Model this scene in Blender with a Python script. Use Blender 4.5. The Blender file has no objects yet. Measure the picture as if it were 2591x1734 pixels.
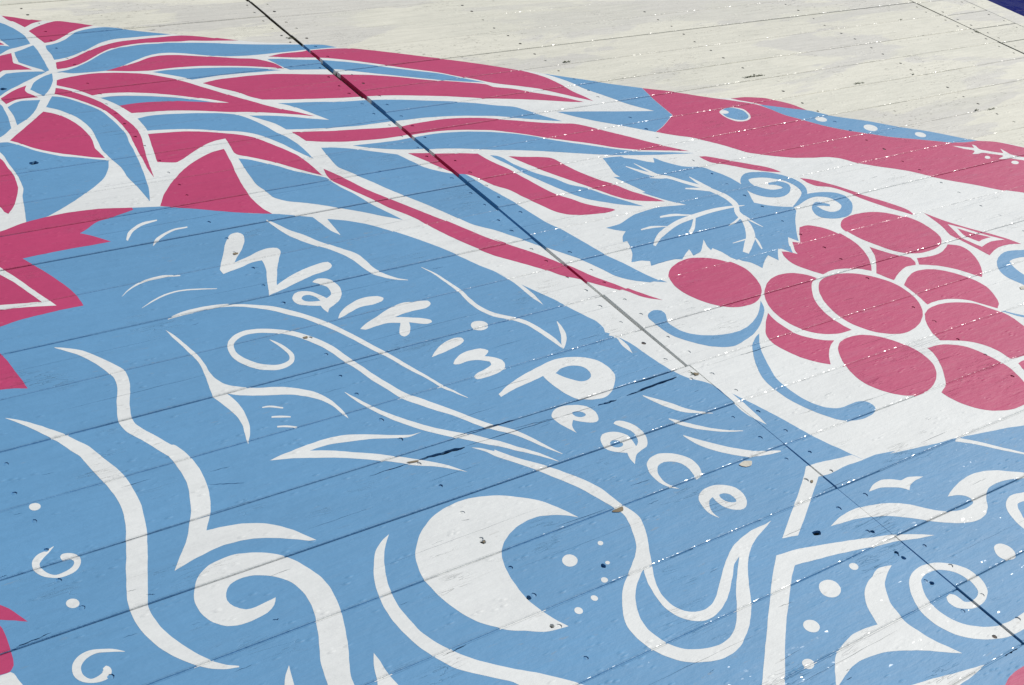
import bpy, math, random, time
import numpy as np
from mathutils import Matrix, Vector
from mathutils.geometry import delaunay_2d_cdt

T0 = time.time()
random.seed(7)
SC = bpy.context.scene
COL = SC.collection

# ------------------------------------------------------------------ camera, sky, sun, exposure
EYE = 1.472
cam_data = bpy.data.cameras.new('camera')
cam_data.sensor_width = 36.0
cam_data.lens = 44.352
cam_data.clip_start = 0.05
cam_data.clip_end = 4000.0
cam = bpy.data.objects.new('camera', cam_data)
COL.objects.link(cam)
ROT = Matrix(((0.815878, 0.221578, -0.534084), (-0.560644, 0.529169, -0.636913), (0.141495, 0.819074, 0.555964)))
cam.matrix_world = Matrix.Translation((0, 0, EYE)) @ ROT.to_4x4()
SC.camera = cam

SUN_DIR = Vector((0.70, 0.05, 0.70)).normalized()
ELEV = math.asin(SUN_DIR.z)
AZ = math.atan2(SUN_DIR.x, SUN_DIR.y)
world = bpy.data.worlds.new('World')
SC.world = world
world.use_nodes = True
wn = world.node_tree.nodes
wl = world.node_tree.links
wn.clear()
sky = wn.new('ShaderNodeTexSky')
sky.sky_type = 'NISHITA'
sky.sun_disc = False
sky.sun_elevation = ELEV
sky.sun_rotation = AZ
sky.altitude = 50
sky.air_density = 1.0
sky.dust_density = 0.6
sky.ozone_density = 1.0
bg = wn.new('ShaderNodeBackground')
bg.inputs['Strength'].default_value = 0.06
wo = wn.new('ShaderNodeOutputWorld')
wl.new(sky.outputs[0], bg.inputs[0])
wl.new(bg.outputs[0], wo.inputs[0])

sun_data = bpy.data.lights.new('sun', 'SUN')
sun_data.energy = 3.6
sun_data.angle = math.radians(0.53)
sun_data.color = (1.0, 0.965, 0.90)
sun = bpy.data.objects.new('sun', sun_data)
COL.objects.link(sun)
sun.rotation_euler = SUN_DIR.to_track_quat('Z', 'Y').to_euler()
sun.location = (6, 3, 8)

vs = SC.view_settings
vs.view_transform = 'Standard'
vs.look = 'None'
vs.exposure = 0.0
vs.gamma = 1.0
vs.use_curve_mapping = False


# ------------------------------------------------------------------ materials
def nodes_of(name):
    m = bpy.data.materials.new(name)
    m.use_nodes = True
    nt = m.node_tree
    nt.nodes.clear()
    out = nt.nodes.new('ShaderNodeOutputMaterial')
    bs = nt.nodes.new('ShaderNodeBsdfPrincipled')
    nt.links.new(bs.outputs[0], out.inputs[0])
    return m, nt, bs


def N(nt, typ, **kw):
    n = nt.nodes.new(typ)
    for k, v in kw.items():
        setattr(n, k, v)
    return n


def mapped(nt, scale, loc=(0, 0, 0)):
    g = N(nt, 'ShaderNodeNewGeometry')
    mp = N(nt, 'ShaderNodeMapping')
    mp.inputs['Scale'].default_value = scale
    mp.inputs['Location'].default_value = loc
    nt.links.new(g.outputs['Position'], mp.inputs['Vector'])
    return mp.outputs[0]


def noise(nt, scale, detail=3, rough=0.55, loc=(0, 0, 0), dist=0.0):
    n = N(nt, 'ShaderNodeTexNoise')
    n.inputs['Scale'].default_value = 1.0
    n.inputs['Detail'].default_value = detail
    n.inputs['Roughness'].default_value = rough
    n.inputs['Distortion'].default_value = dist
    nt.links.new(mapped(nt, scale, loc), n.inputs['Vector'])
    return n.outputs['Fac']


def math_node(nt, op, a, b=None, c=None, clamp=False):
    n = N(nt, 'ShaderNodeMath', operation=op, use_clamp=clamp)
    for i, v in enumerate((a, b, c)):
        if v is None:
            continue
        if isinstance(v, (int, float)):
            n.inputs[i].default_value = v
        else:
            nt.links.new(v, n.inputs[i])
    return n.outputs[0]


def ramp(nt, fac, stops):
    r = N(nt, 'ShaderNodeValToRGB')
    el = r.color_ramp.elements
    while len(el) < len(stops):
        el.new(0.5)
    for e, (p, c) in zip(el, stops):
        e.position = p
        e.color = (*c, 1) if len(c) == 3 else c
    nt.links.new(fac, r.inputs[0])
    return r.outputs[0]


def grey(nt, fac, a, b, lo=0.0, hi=1.0):
    return ramp(nt, fac, [(a, (lo,) * 3), (b, (hi,) * 3)])


def mix(nt, fac, a, b, blend='MIX'):
    n = N(nt, 'ShaderNodeMix', data_type='RGBA', blend_type=blend)
    for sock, v in ((n.inputs['Factor'], fac), (n.inputs['A'], a), (n.inputs['B'], b)):
        if isinstance(v, (int, float)):
            sock.default_value = v
        elif isinstance(v, tuple):
            sock.default_value = (*v, 1) if len(v) == 3 else v
        else:
            nt.links.new(v, sock)
    return n.outputs['Result']


def relief(nt, bs, amount=1.0):
    """Weathered wood under paint: long grain, slow unevenness, brush ridges, wrinkled cracks."""
    grain = noise(nt, (5, 190, 30), 4, 0.6, dist=0.3)
    lumps = noise(nt, (16, 40, 20), 2, 0.5)
    fine = noise(nt, (130, 420, 200), 2, 0.6)
    wr = noise(nt, (7, 75, 20), 3, 0.6, loc=(3, 7, 1), dist=0.6)
    ridge = math_node(nt, 'ABSOLUTE', math_node(nt, 'SUBTRACT', wr, 0.5))
    crack = grey(nt, ridge, 0.0, 0.010)
    where = grey(nt, noise(nt, (4.5, 9, 5), 3, 0.6, loc=(11, 2, 5)), 0.57, 0.68)
    crack = math_node(nt, 'MULTIPLY', math_node(nt, 'SUBTRACT', crack, 1.0), where)
    blis = N(nt, 'ShaderNodeTexVoronoi')
    blis.inputs['Scale'].default_value = 1.0
    nt.links.new(mapped(nt, (38, 95, 60)), blis.inputs['Vector'])
    spot = grey(nt, blis.outputs['Distance'], 0.02, 0.36, 1.0, 0.0)
    spot.node.color_ramp.interpolation = 'EASE'
    sw = grey(nt, noise(nt, (4, 34, 5), 3, 0.6, loc=(6, 9, 5)), 0.51, 0.60)
    spot = math_node(nt, 'MULTIPLY', spot, sw)
    h = math_node(nt, 'MULTIPLY', grain, 0.00032 * amount)
    h = math_node(nt, 'MULTIPLY_ADD', lumps, 0.0014 * amount, h)
    h = math_node(nt, 'MULTIPLY_ADD', noise(nt, (55, 120, 60), 3, 0.6, loc=(2, 5, 8)), 0.0005 * amount, h)
    h = math_node(nt, 'MULTIPLY_ADD', fine, 0.00024 * amount, h)
    h = math_node(nt, 'MULTIPLY_ADD', crack, 0.0007 * amount, h)
    h = math_node(nt, 'MULTIPLY_ADD', spot, 0.0009 * amount, h)
    at = N(nt, 'ShaderNodeAttribute')
    at.attribute_name = 'edge'
    chat = noise(nt, (75, 75, 75), 3, 0.7, loc=(4, 4, 4))
    h = math_node(nt, 'MULTIPLY_ADD', math_node(nt, 'MULTIPLY', chat, at.outputs['Fac']), 0.0013, h)
    b = N(nt, 'ShaderNodeBump')
    b.inputs['Strength'].default_value = 1.0
    b.inputs['Distance'].default_value = 1.0
    nt.links.new(h, b.inputs['Height'])
    nt.links.new(b.outputs[0], bs.inputs['Normal'])
    return crack


def glints(nt, bs, amount=0.7):
    """Small glossy facets: crumbled paint along the grain and on the worn board edges, each tilted its own way."""
    vo = N(nt, 'ShaderNodeTexVoronoi')
    vo.inputs['Scale'].default_value = 1.0
    nt.links.new(mapped(nt, (200, 380, 200)), vo.inputs['Vector'])
    sub = N(nt, 'ShaderNodeVectorMath', operation='SUBTRACT')
    nt.links.new(vo.outputs['Color'], sub.inputs[0])
    sub.inputs[1].default_value = (0.5, 0.5, 0.5)
    ma = N(nt, 'ShaderNodeVectorMath', operation='MULTIPLY_ADD')
    nt.links.new(sub.outputs[0], ma.inputs[0])
    ae = N(nt, 'ShaderNodeAttribute')
    ae.attribute_name = 'edge'
    sl = math_node(nt, 'MULTIPLY_ADD', ae.outputs['Fac'], -0.17, 0.40)
    sv = N(nt, 'ShaderNodeCombineXYZ')
    nt.links.new(sl, sv.inputs[0])
    nt.links.new(sl, sv.inputs[1])
    nt.links.new(sv.outputs[0], ma.inputs[1])
    g = N(nt, 'ShaderNodeNewGeometry')
    nt.links.new(g.outputs['Normal'], ma.inputs[2])
    nm = N(nt, 'ShaderNodeVectorMath', operation='NORMALIZE')
    nt.links.new(ma.outputs[0], nm.inputs[0])
    nt.links.new(nm.outputs[0], bs.inputs['Coat Normal'])
    line = grey(nt, noise(nt, (3.5, 42, 5), 4, 0.62, loc=(6, 9, 5)), 0.56, 0.62)
    at = N(nt, 'ShaderNodeAttribute')
    at.attribute_name = 'edge'
    gate = grey(nt, noise(nt, (22, 40, 40), 3, 0.65, loc=(7, 3, 9)), 0.42, 0.52)
    w = math_node(nt, 'MULTIPLY', math_node(nt, 'MAXIMUM', math_node(nt, 'MULTIPLY', line, 0.6), at.outputs['Fac']), gate)
    nt.links.new(math_node(nt, 'MULTIPLY', w, amount), bs.inputs['Coat Weight'])
    bs.inputs['Coat Roughness'].default_value = 0.16


def paint(name, rgb, rough=0.36, second=None):
    m, nt, bs = nodes_of(name)
    cloud = noise(nt, (5, 9, 6), 4, 0.6, loc=(1, 4, 2))
    streak = noise(nt, (9, 70, 20), 3, 0.6, loc=(9, 1, 3))
    v = math_node(nt, 'ADD', math_node(nt, 'MULTIPLY', cloud, 0.15), math_node(nt, 'MULTIPLY', streak, 0.11))
    brush = N(nt, 'ShaderNodeTexNoise')
    brush.inputs['Scale'].default_value = 1.0
    brush.inputs['Detail'].default_value = 3
    mp = N(nt, 'ShaderNodeMapping')
    mp.inputs['Rotation'].default_value = (0, 0, 1.1)
    mp.inputs['Scale'].default_value = (12, 210, 20)
    g = N(nt, 'ShaderNodeNewGeometry')
    nt.links.new(g.outputs['Position'], mp.inputs['Vector'])
    nt.links.new(mp.outputs[0], brush.inputs['Vector'])
    v = math_node(nt, 'MULTIPLY_ADD', brush.outputs['Fac'], 0.09, v)
    bt = N(nt, 'ShaderNodeAttribute')
    bt.attribute_name = 'board'
    v = math_node(nt, 'MULTIPLY_ADD', bt.outputs['Fac'], 0.05, v)
    v = math_node(nt, 'ADD', v, 0.80)
    col = mix(nt, 1.0, rgb, v, 'MULTIPLY')
    scuff = grey(nt, noise(nt, (30, 120, 40), 4, 0.64, loc=(12, 2, 2)), 0.62, 0.68)
    sw_ = grey(nt, noise(nt, (2.5, 6, 3), 3, 0.5, loc=(18, 6, 2)), 0.50, 0.60)
    scuff = math_node(nt, 'MULTIPLY', math_node(nt, 'MULTIPLY', scuff, sw_), 0.30)
    col = mix(nt, scuff, col, (0.33, 0.31, 0.27))
    relief(nt, bs)
    nt.links.new(col, bs.inputs['Base Color'])
    r = math_node(nt, 'MULTIPLY_ADD', streak, 0.14, rough - 0.07)
    nt.links.new(r, bs.inputs['Roughness'])
    bs.inputs['Specular IOR Level'].default_value = 0.6
    glints(nt, bs)
    return m


def board_paint():
    m, nt, bs = nodes_of('cream_deck_paint')
    info = N(nt, 'ShaderNodeObjectInfo')
    g = N(nt, 'ShaderNodeNewGeometry')
    off = N(nt, 'ShaderNodeVectorMath', operation='MULTIPLY_ADD')
    comb = N(nt, 'ShaderNodeCombineXYZ')
    nt.links.new(info.outputs['Random'], comb.inputs[0])
    nt.links.new(comb.outputs[0], off.inputs[0])
    off.inputs[1].default_value = (0.35, 0, 0)
    nt.links.new(g.outputs['Position'], off.inputs[2])
    mp = N(nt, 'ShaderNodeMapping')
    mp.inputs['Scale'].default_value = (1.1, 3.4, 2)
    nt.links.new(off.outputs[0], mp.inputs['Vector'])
    n = N(nt, 'ShaderNodeTexNoise')
    n.inputs['Scale'].default_value = 1
    n.inputs['Detail'].default_value = 7
    n.inputs['Roughness'].default_value = 0.6
    n.inputs['Distortion'].default_value = 0.5
    nt.links.new(mp.outputs[0], n.inputs['Vector'])
    patch = grey(nt, n.outputs['Fac'], 0.495, 0.52)
    p2 = grey(nt, noise(nt, (0.9, 4.0, 2), 4, 0.5, loc=(5, 3, 0)), 0.50, 0.53)
    col = mix(nt, math_node(nt, 'MULTIPLY', patch, 0.95), (0.81, 0.785, 0.665), (0.715, 0.693, 0.625))
    col = mix(nt, math_node(nt, 'MULTIPLY', p2, 0.45), col, (0.72, 0.705, 0.60))
    blot = noise(nt, (34, 130, 40), 4, 0.62, loc=(2, 2, 2))
    dirt = grey(nt, blot, 0.60, 0.66)
    where = grey(nt, noise(nt, (2.0, 5, 3), 3, 0.5, loc=(8, 6, 2)), 0.50, 0.62)
    col = mix(nt, math_node(nt, 'MULTIPLY', math_node(nt, 'MULTIPLY', dirt, where), 0.8), col, (0.22, 0.20, 0.16))
    rnd = math_node(nt, 'MULTIPLY_ADD', info.outputs['Random'], 0.07, 0.95)
    col = mix(nt, 1.0, col, rnd, 'MULTIPLY')
    streak = noise(nt, (7, 90, 20), 4, 0.65, loc=(4, 8, 3))
    col = mix(nt, 1.0, col, math_node(nt, 'MULTIPLY_ADD', streak, 0.42, 0.79), 'MULTIPLY')
    relief(nt, bs, 1.15)
    nt.links.new(col, bs.inputs['Base Color'])
    bs.inputs['Roughness'].default_value = 0.6
    glints(nt, bs, 0.22)
    return m


MAT = {
    'white': paint('white_mural_paint', (0.795, 0.81, 0.79), 0.62),
    'blue': paint('blue_mural_paint', (0.130, 0.330, 0.560), 0.62),
    'pink': paint('pink_mural_paint', (0.530, 0.045, 0.150), 0.62),
    'cream': board_paint(),
}


def plain(name, rgb, rough=0.6, vary=0.3, sc=(60, 60, 60)):
    m, nt, bs = nodes_of(name)
    n = noise(nt, sc, 4, 0.6)
    col = mix(nt, 1.0, rgb, math_node(nt, 'MULTIPLY_ADD', n, 2 * vary, 1 - vary), 'MULTIPLY')
    nt.links.new(col, bs.inputs['Base Color'])
    bs.inputs['Roughness'].default_value = rough
    b = N(nt, 'ShaderNodeBump')
    b.inputs['Distance'].default_value = 0.002
    b.inputs['Strength'].default_value = 0.6
    nt.links.new(n, b.inputs['Height'])
    nt.links.new(b.outputs[0], bs.inputs['Normal'])
    return m


MAT['wood'] = plain('weathered_bare_wood', (0.24, 0.19, 0.12), 0.8, 0.35, (20, 180, 60))
MAT['joist'] = plain('dark_treated_timber', (0.10, 0.085, 0.055), 0.85, 0.3, (40, 8, 40))
MAT['rust'] = plain('rusted_nail_steel', (0.075, 0.055, 0.042), 0.6, 0.4, (300, 300, 300))
MAT['moss'] = plain('dry_moss_green', (0.085, 0.10, 0.045), 0.9, 0.4, (300, 300, 300))
MAT['flake'] = plain('old_beige_paint_layer', (0.64, 0.60, 0.50), 0.6, 0.15, (120, 120, 120))


def water_material():
    m, nt, bs = nodes_of('deep_blue_water')
    bs.inputs['Base Color'].default_value = (0.0003, 0.002, 0.13, 1)
    bs.inputs['Roughness'].default_value = 0.35
    bs.inputs['IOR'].default_value = 1.333
    bs.inputs['Specular IOR Level'].default_value = 0.06
    a = noise(nt, (1.6, 3.2, 1), 4, 0.55)
    c = noise(nt, (6, 11, 1), 3, 0.55, loc=(3, 1, 0))
    h = math_node(nt, 'ADD', math_node(nt, 'MULTIPLY', a, 0.10), math_node(nt, 'MULTIPLY', c, 0.025))
    b = N(nt, 'ShaderNodeBump')
    b.inputs['Distance'].default_value = 1.0
    b.inputs['Strength'].default_value = 0.7
    nt.links.new(h, b.inputs['Height'])
    nt.links.new(b.outputs[0], bs.inputs['Normal'])
    return m


MAT['water'] = water_material()


# ------------------------------------------------------------------ object helpers
def link(name, me, mats, parent=None, **props):
    o = bpy.data.objects.new(name, me)
    for mm in mats:
        me.materials.append(MAT[mm])
    COL.objects.link(o)
    if parent is not None:
        o.parent = parent
    for k, v in props.items():
        o[k] = v
    return o


def empty(name, parent=None, **props):
    o = bpy.data.objects.new(name, None)
    o.empty_display_size = 0.1
    COL.objects.link(o)
    if parent is not None:
        o.parent = parent
    for k, v in props.items():
        o[k] = v
    return o


def mesh(name, verts, faces, mat_ids=None, edge=None, board=None):
    me = bpy.data.meshes.new(name)
    me.from_pydata([tuple(v) for v in verts], [], [tuple(f) for f in faces])
    if edge is not None:
        me.attributes.new('edge', 'FLOAT', 'POINT').data.foreach_set('value', edge)
    if board is not None:
        me.attributes.new('board', 'FLOAT', 'POINT').data.foreach_set('value', board)
    if mat_ids is not None:
        me.polygons.foreach_set('material_index', mat_ids)
    me.update()
    return me


def box_mesh(name, x0, x1, y0, y1, z0, z1, bev=0.002):
    b = bev
    v = []
    for z, i in ((z0, 0), (z1 - b, 0), (z1, b)):
        v += [(x0 + i, y0 + i, z), (x1 - i, y0 + i, z), (x1 - i, y1 - i, z), (x0 + i, y1 - i, z)]
    f = [(3, 2, 1, 0), (8, 9, 10, 11)]
    for r in (0, 4):
        for k in range(4):
            n = (k + 1) % 4
            f.append((r + k, r + n, r + 4 + n, r + 4 + k))
    return mesh(name, v, f)


# ------------------------------------------------------------------ deck layout (metres; x along the boards, y across them)
U = EYE
SEAM, SEAM_NEAR = 1.7155, 1.7227        # the long joint, and its small jog towards the viewer
SECOND, RIM, EDGE = 4.338, 4.610, 4.733

left_lines = [0.4086, 0.5046, 0.6026, 0.7030, 0.8000, 0.8987, 0.9959, 1.0972, 1.1958, 1.2918, 1.3838, 1.4815, 1.5795,
              1.6685, 1.7544, 1.8476, 1.9455, 2.032, 2.118, 2.204, 2.290, 2.377, 2.464, 2.551]
right_lines = [0.5077, 0.6038, 0.7025, 0.7988, 0.8984, 0.9964, 1.0982, 1.1980, 1.2961, 1.3937, 1.4907, 1.5876, 1.6878,
               1.7861, 1.8765, 1.9768, 2.0739]
short_lines = [1.6845, 1.779, 1.8728, 1.9690, 2.0660]


def extend(lines, lo, hi, step=0.0975):
    a = list(lines)
    while a[0] > lo:
        a.insert(0, a[0] - step)
    while a[-1] < hi:
        a.append(a[-1] + step)
    return [v * U for v in a]


left_lines = extend(left_lines, -0.5, 3.6)
right_lines = extend(right_lines, -0.5, 3.6)
short_lines = extend(short_lines, -0.5, 3.6)

EDGE_R = 0.0026


def seam_gap(y):
    yu = y / U
    if yu > 2.25: return 0.0100
    if yu > 2.08: return 0.0130
    if yu > 1.92: return 0.0215
    if yu > 1.45: return 0.0135
    if yu > 0.99: return 0.0082
    return 0.0030


class Plank:
    pass


PLANKS = []
rng = random.Random(11)
GAP = {'left': {1.5795: 0.0031, 0.9959: 0.0020, 0.8987: 0.0016, 1.1958: 0.0014},
       'right': {1.9768: 0.0030, 2.0739: 0.0022, 1.0982: 0.0018, 0.7988: 0.0012, 0.5077: 0.0016, 0.6038: 0.0016}}


def lay(panel, lines, x0f, x1f):
    gaps = []
    for yl in lines:
        g = rng.uniform(0.0006, 0.0010) if panel != 'short' else 0.0036
        for k, v in GAP.get(panel, {}).items():
            if abs(yl / U - k) < 0.002:
                g = v
        gaps.append(g)
    for i in range(len(lines) - 1):
        p = Plank()
        p.panel = panel
        p.y0 = lines[i] + gaps[i] / 2
        p.y1 = lines[i + 1] - gaps[i + 1] / 2
        yc = (p.y0 + p.y1) / 2
        p.x0 = x0f(yc)
        p.x1 = x1f(yc)
        p.z = rng.uniform(-0.0011, 0.0011)
        p.tilt = rng.uniform(-0.007, 0.007)
        p.roll = rng.uniform(-0.0004, 0.0004)
        p.along_x = True
        p.tone = rng.random()
        PLANKS.append(p)


def sx(y):
    return SEAM_NEAR if y / U < 0.99 else SEAM


lay('left', left_lines, lambda y: -3.0, lambda y: sx(y) - seam_gap(y) / 2 + rng.uniform(-0.0012, 0.0008))
lay('right', right_lines, lambda y: sx(y) + seam_gap(y) / 2 + rng.uniform(-0.0008, 0.0012),
    lambda y: SECOND - rng.uniform(0.003, 0.0085))
lay('short', short_lines, lambda y: SECOND + rng.uniform(0.001, 0.002), lambda y: RIM - rng.uniform(0.0006, 0.0014))
for (ya, yb) in ((-1.2, 1.9), (1.903, 6.2)):
    p = Plank()
    p.panel, p.x0, p.x1, p.y0, p.y1 = 'rim', RIM + 0.001, EDGE, ya, yb
    p.z, p.tilt, p.roll, p.along_x, p.tone = 0.001, 0.0, 0.0, False, 0.5
    PLANKS.append(p)


def plank_height(p, x, y):
    """Height of a board's top face: small step, tilt and rounded long edges."""
    w = p.y1 - p.y0
    z = p.z + p.tilt * (y - (p.y0 + p.y1) / 2) + p.roll * (x - (p.x0 + p.x1) / 2)
    a, L = ((y - p.y0), w) if p.along_x else ((x - p.x0), p.x1 - p.x0)
    d = np.clip(np.minimum(a, L - a), 0, EDGE_R)
    return z - EDGE_R + np.sqrt(np.maximum(EDGE_R ** 2 - (EDGE_R - d) ** 2, 0))


def on_edge(p, x, y):
    """1 on the worn, rounded long edges of a board, 0 on its face."""
    a, L = ((y - p.y0), p.y1 - p.y0) if p.along_x else ((x - p.x0), p.x1 - p.x0)
    return 1.0 if min(a, L - a) < EDGE_R * 0.9 else 0.0


CUTS = (0.0, 0.234 * EDGE_R, 0.412 * EDGE_R, 0.593 * EDGE_R, 0.792 * EDGE_R, EDGE_R)

# ------------------------------------------------------------------ openings in the boards: countersunk nails, splits, holes
VOIDS = []          # (polygon as numpy array)
NAILS = []


def ngon(x, y, r, n=8, sq=1.0, jit=0.12):
    a0 = rng.uniform(0, 6.28)
    return np.array([(x + r * rng.uniform(1 - jit, 1 + jit) * math.cos(a0 + 6.2832 * k / n),
                      y + sq * r * rng.uniform(1 - jit, 1 + jit) * math.sin(a0 + 6.2832 * k / n)) for k in range(n)])


def visible(x, y, margin=0.05):
    q = ROT.transposed() @ Vector((x, y, -EYE))
    if q.z > -0.1:
        return False
    u = q.x / -q.z * cam_data.lens / 36.0
    v = q.y / -q.z * cam_data.lens / 36.0
    return abs(u) < 0.5 + margin and abs(v) < 0.3346 + margin


JOISTS = {'left': (-0.91, -0.26, 0.39, 1.035, 1.688), 'right': (1.755, 2.408, 3.058, 3.708, 4.30), 'short': (4.372, 4.578)}
for p in PLANKS:
    if p.panel not in JOISTS:
        continue
    w = p.y1 - p.y0
    for jx in JOISTS[p.panel]:
        for fr in (0.27, 0.72):
            if rng.random() < 0.14:
                continue
            x = jx + rng.uniform(-0.007, 0.007)
            y = p.y0 + w * (fr + rng.uniform(-0.05, 0.05))
            if not visible(x, y):
                continue
            r = rng.uniform(0.0040, 0.0058)
            VOIDS.append(ngon(x, y, r, 7))
            NAILS.append((x, y, r, p, rng.random()))


def sliver(x0, y0, x1, y1, w, n=8, wob=0.0012):
    """A ragged split that follows the grain from one point to another."""
    top, bot = [], []
    for k in range(n + 1):
        t = k / n
        x = x0 + (x1 - x0) * t
        y = y0 + (y1 - y0) * t + (rng.uniform(-wob, wob) if 0 < k < n else 0)
        h = w * 0.5 * (math.sin(math.pi * min(max(t, 0.02), 0.98)) ** 0.5) * rng.uniform(0.55, 1.15)
        top.append((x, y + h))
        bot.append((x, y - h))
    return np.array(bot + top[::-1])


SPLITS = [((1.1315, 1.4708), (1.3414, 1.4641), 0.0036), ((1.3224, 1.4643), (1.5215, 1.4638), 0.0052), ((1.4908, 1.4642), (1.6846, 1.4632), 0.0056),
          ((1.1389, 1.4369), (1.3586, 1.4346), 0.0018),
          ((0.9347, 1.4387), (1.0372, 1.4390), 0.0022), ((1.0377, 1.4400), (1.1343, 1.4353), 0.0105), ((1.3593, 1.4356), (1.4415, 1.4335), 0.0016),
          ((1.4484, 1.4332), (1.4969, 1.4329), 0.0055), ((1.5245, 1.4351), (1.6674, 1.4433), 0.0075), ((1.2425, 1.4440), (1.3498, 1.4358), 0.0014),
          ((1.8534, 1.4490), (1.9623, 1.4485), 0.0018), ((0.6762, 1.5355), (0.7311, 1.5154), 0.0020), ((0.3106, 1.4715), (0.3213, 1.4718), 0.0022),
          ((0.2840, 1.3242), (0.3421, 1.3299), 0.0024), ((0.4895, 1.3408), (0.5016, 1.3366), 0.0022), ((1.6661, 0.5996), (1.7038, 0.5994), 0.0034),
          ((0.8330, 1.0289), (0.8783, 1.0322), 0.0018), ((0.6375, 1.2088), (0.6470, 1.2067), 0.0028)]
for (a, b, w) in SPLITS:
    VOIDS.append(sliver(a[0], a[1], b[0], b[1], w, 10))
made = 0
while made < 95:
    x, y = rng.uniform(0.1, 4.2), rng.uniform(0.6, 3.0)
    if not visible(x, y):
        continue
    keep = {True: 0.9, False: 0.3}[y < 1.75]
    if rng.random() > keep:
        continue
    L = rng.choice((0.012, 0.018, 0.03, 0.05, 0.09)) * rng.uniform(0.7, 1.3)
    VOIDS.append(sliver(x, y, x + L, y + rng.uniform(-0.0025, 0.0025), rng.uniform(0.0006, 0.0013), 5, 0.0009))
    made += 1
made = 0
while made < 60:
    x, y = rng.uniform(0.1, 3.6), rng.uniform(0.6, 3.0)
    L = rng.uniform(0.12, 0.42)
    if not (visible(x, y) and visible(x + L, y)):
        continue
    VOIDS.append(sliver(x, y, x + L, y + rng.uniform(-0.004, 0.004), rng.uniform(0.00035, 0.0007), 12, 0.0007))
    made += 1
for (c, r, sq) in (((1.5907, 0.9616), 0.009, 0.7), ((1.6925, 0.9159), 0.0045, 1), ((1.6904, 0.8567), 0.0045, 1), ((1.6922, 0.8413), 0.005, 1),
                   ((1.6894, 0.7731), 0.0048, 1), ((1.6594, 0.8864), 0.0035, 0.6), ((0.7658, 2.7580), 0.012, 0.8), ((0.8181, 3.1785), 0.009, 0.8),
                   ((1.1808, 1.0711), 0.005, 1), ((1.0232, 1.0689), 0.005, 0.9), ((1.0263, 1.2098), 0.0062, 0.8), ((1.0207, 1.0015), 0.005, 0.8)):
    VOIDS.append(ngon(c[0], c[1], r, 9, sq, 0.25))
V_LO = np.array([v.min(0) for v in VOIDS])
V_HI = np.array([v.max(0) for v in VOIDS])


# ------------------------------------------------------------------ planar cutting
def inside(pts, poly):
    """Non-zero winding test of many points against one polygon."""
    wn_ = np.zeros(len(pts), int)
    x, y = pts[:, 0], pts[:, 1]
    a = poly
    b = np.roll(poly, -1, 0)
    for (ax, ay), (bx, by) in zip(a, b):
        if ay == by:
            continue
        if ay < by:
            k = (y >= ay) & (y < by)
            if k.any():
                k[k] = ((bx - ax) * (y[k] - ay) - (x[k] - ax) * (by - ay)) > 0
                wn_[k] += 1
        else:
            k = (y >= by) & (y < ay)
            if k.any():
                k[k] = ((bx - ax) * (y[k] - ay) - (x[k] - ax) * (by - ay)) < 0
                wn_[k] -= 1
    return wn_ != 0


def voids_in(lo, hi):
    k = np.where((V_LO[:, 0] < hi[0]) & (V_HI[:, 0] > lo[0]) & (V_LO[:, 1] < hi[1]) & (V_HI[:, 1] > lo[1]))[0]
    return list(k)


def cut(polys, planks, lo, hi, out):
    """Triangulate polygons against board edges and openings; keep the faces on wood.
    Returns points, faces with their board, and boundary edges that fall into a gap or an opening."""
    verts, edges = [], []

    def seg(a, b):
        verts.append(Vector(a))
        verts.append(Vector(b))
        edges.append((len(verts) - 2, len(verts) - 1))

    def loop(poly):
        n0 = len(verts)
        verts.extend(Vector((float(q[0]), float(q[1]))) for q in poly)
        edges.extend((n0 + i, n0 + (i + 1) % len(poly)) for i in range(len(poly)))

    for q in polys:
        loop(q)
    m = 0.004
    for p in planks:
        xa, xb = max(p.x0 - out, lo[0] - m), min(p.x1 + out, hi[0] + m)
        ya, yb = max(p.y0 - out, lo[1] - m), min(p.y1 + out, hi[1] + m)
        if xa >= xb or ya >= yb:
            continue
        if p.along_x:
            for c in CUTS:
                c = -out if c == 0 else c
                for y in (p.y0 + c, p.y1 - c):
                    if lo[1] - m < y < hi[1] + m:
                        seg((xa, y), (xb, y))
            for x in (p.x0 - out, p.x1 + out):
                if lo[0] - m < x < hi[0] + m:
                    seg((x, ya), (x, yb))
        else:
            for c in CUTS:
                c = -out if c == 0 else c
                for x in (p.x0 + c, p.x1 - c):
                    if lo[0] - m < x < hi[0] + m:
                        seg((x, ya), (x, yb))
            for y in (p.y0 - out, p.y1 + out):
                if lo[1] - m < y < hi[1] + m:
                    seg((xa, y), (xb, y))
    vk = voids_in(lo, hi)
    for k in vk:
        loop(VOIDS[k])
    r = delaunay_2d_cdt(verts, edges, [], 0, 1e-6, False)
    V = np.array([(v.x, v.y) for v in r[0]])
    F = np.array([f for f in r[2] if len(f) == 3])
    C = V[F].mean(1)
    owner = np.full(len(F), -1)
    for i, p in enumerate(planks):
        k = (C[:, 0] > p.x0 - out) & (C[:, 0] < p.x1 + out) & (C[:, 1] > p.y0 - out) & (C[:, 1] < p.y1 + out)
        owner[k] = i
    hole = np.zeros(len(F), bool)
    for k in vk:
        c = np.where((C[:, 0] > V_LO[k][0]) & (C[:, 0] < V_HI[k][0]) & (C[:, 1] > V_LO[k][1]) & (C[:, 1] < V_HI[k][1]))[0]
        if len(c):
            hole[c] |= inside(C[c], VOIDS[k])
    return V, F, C, owner, hole


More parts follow.
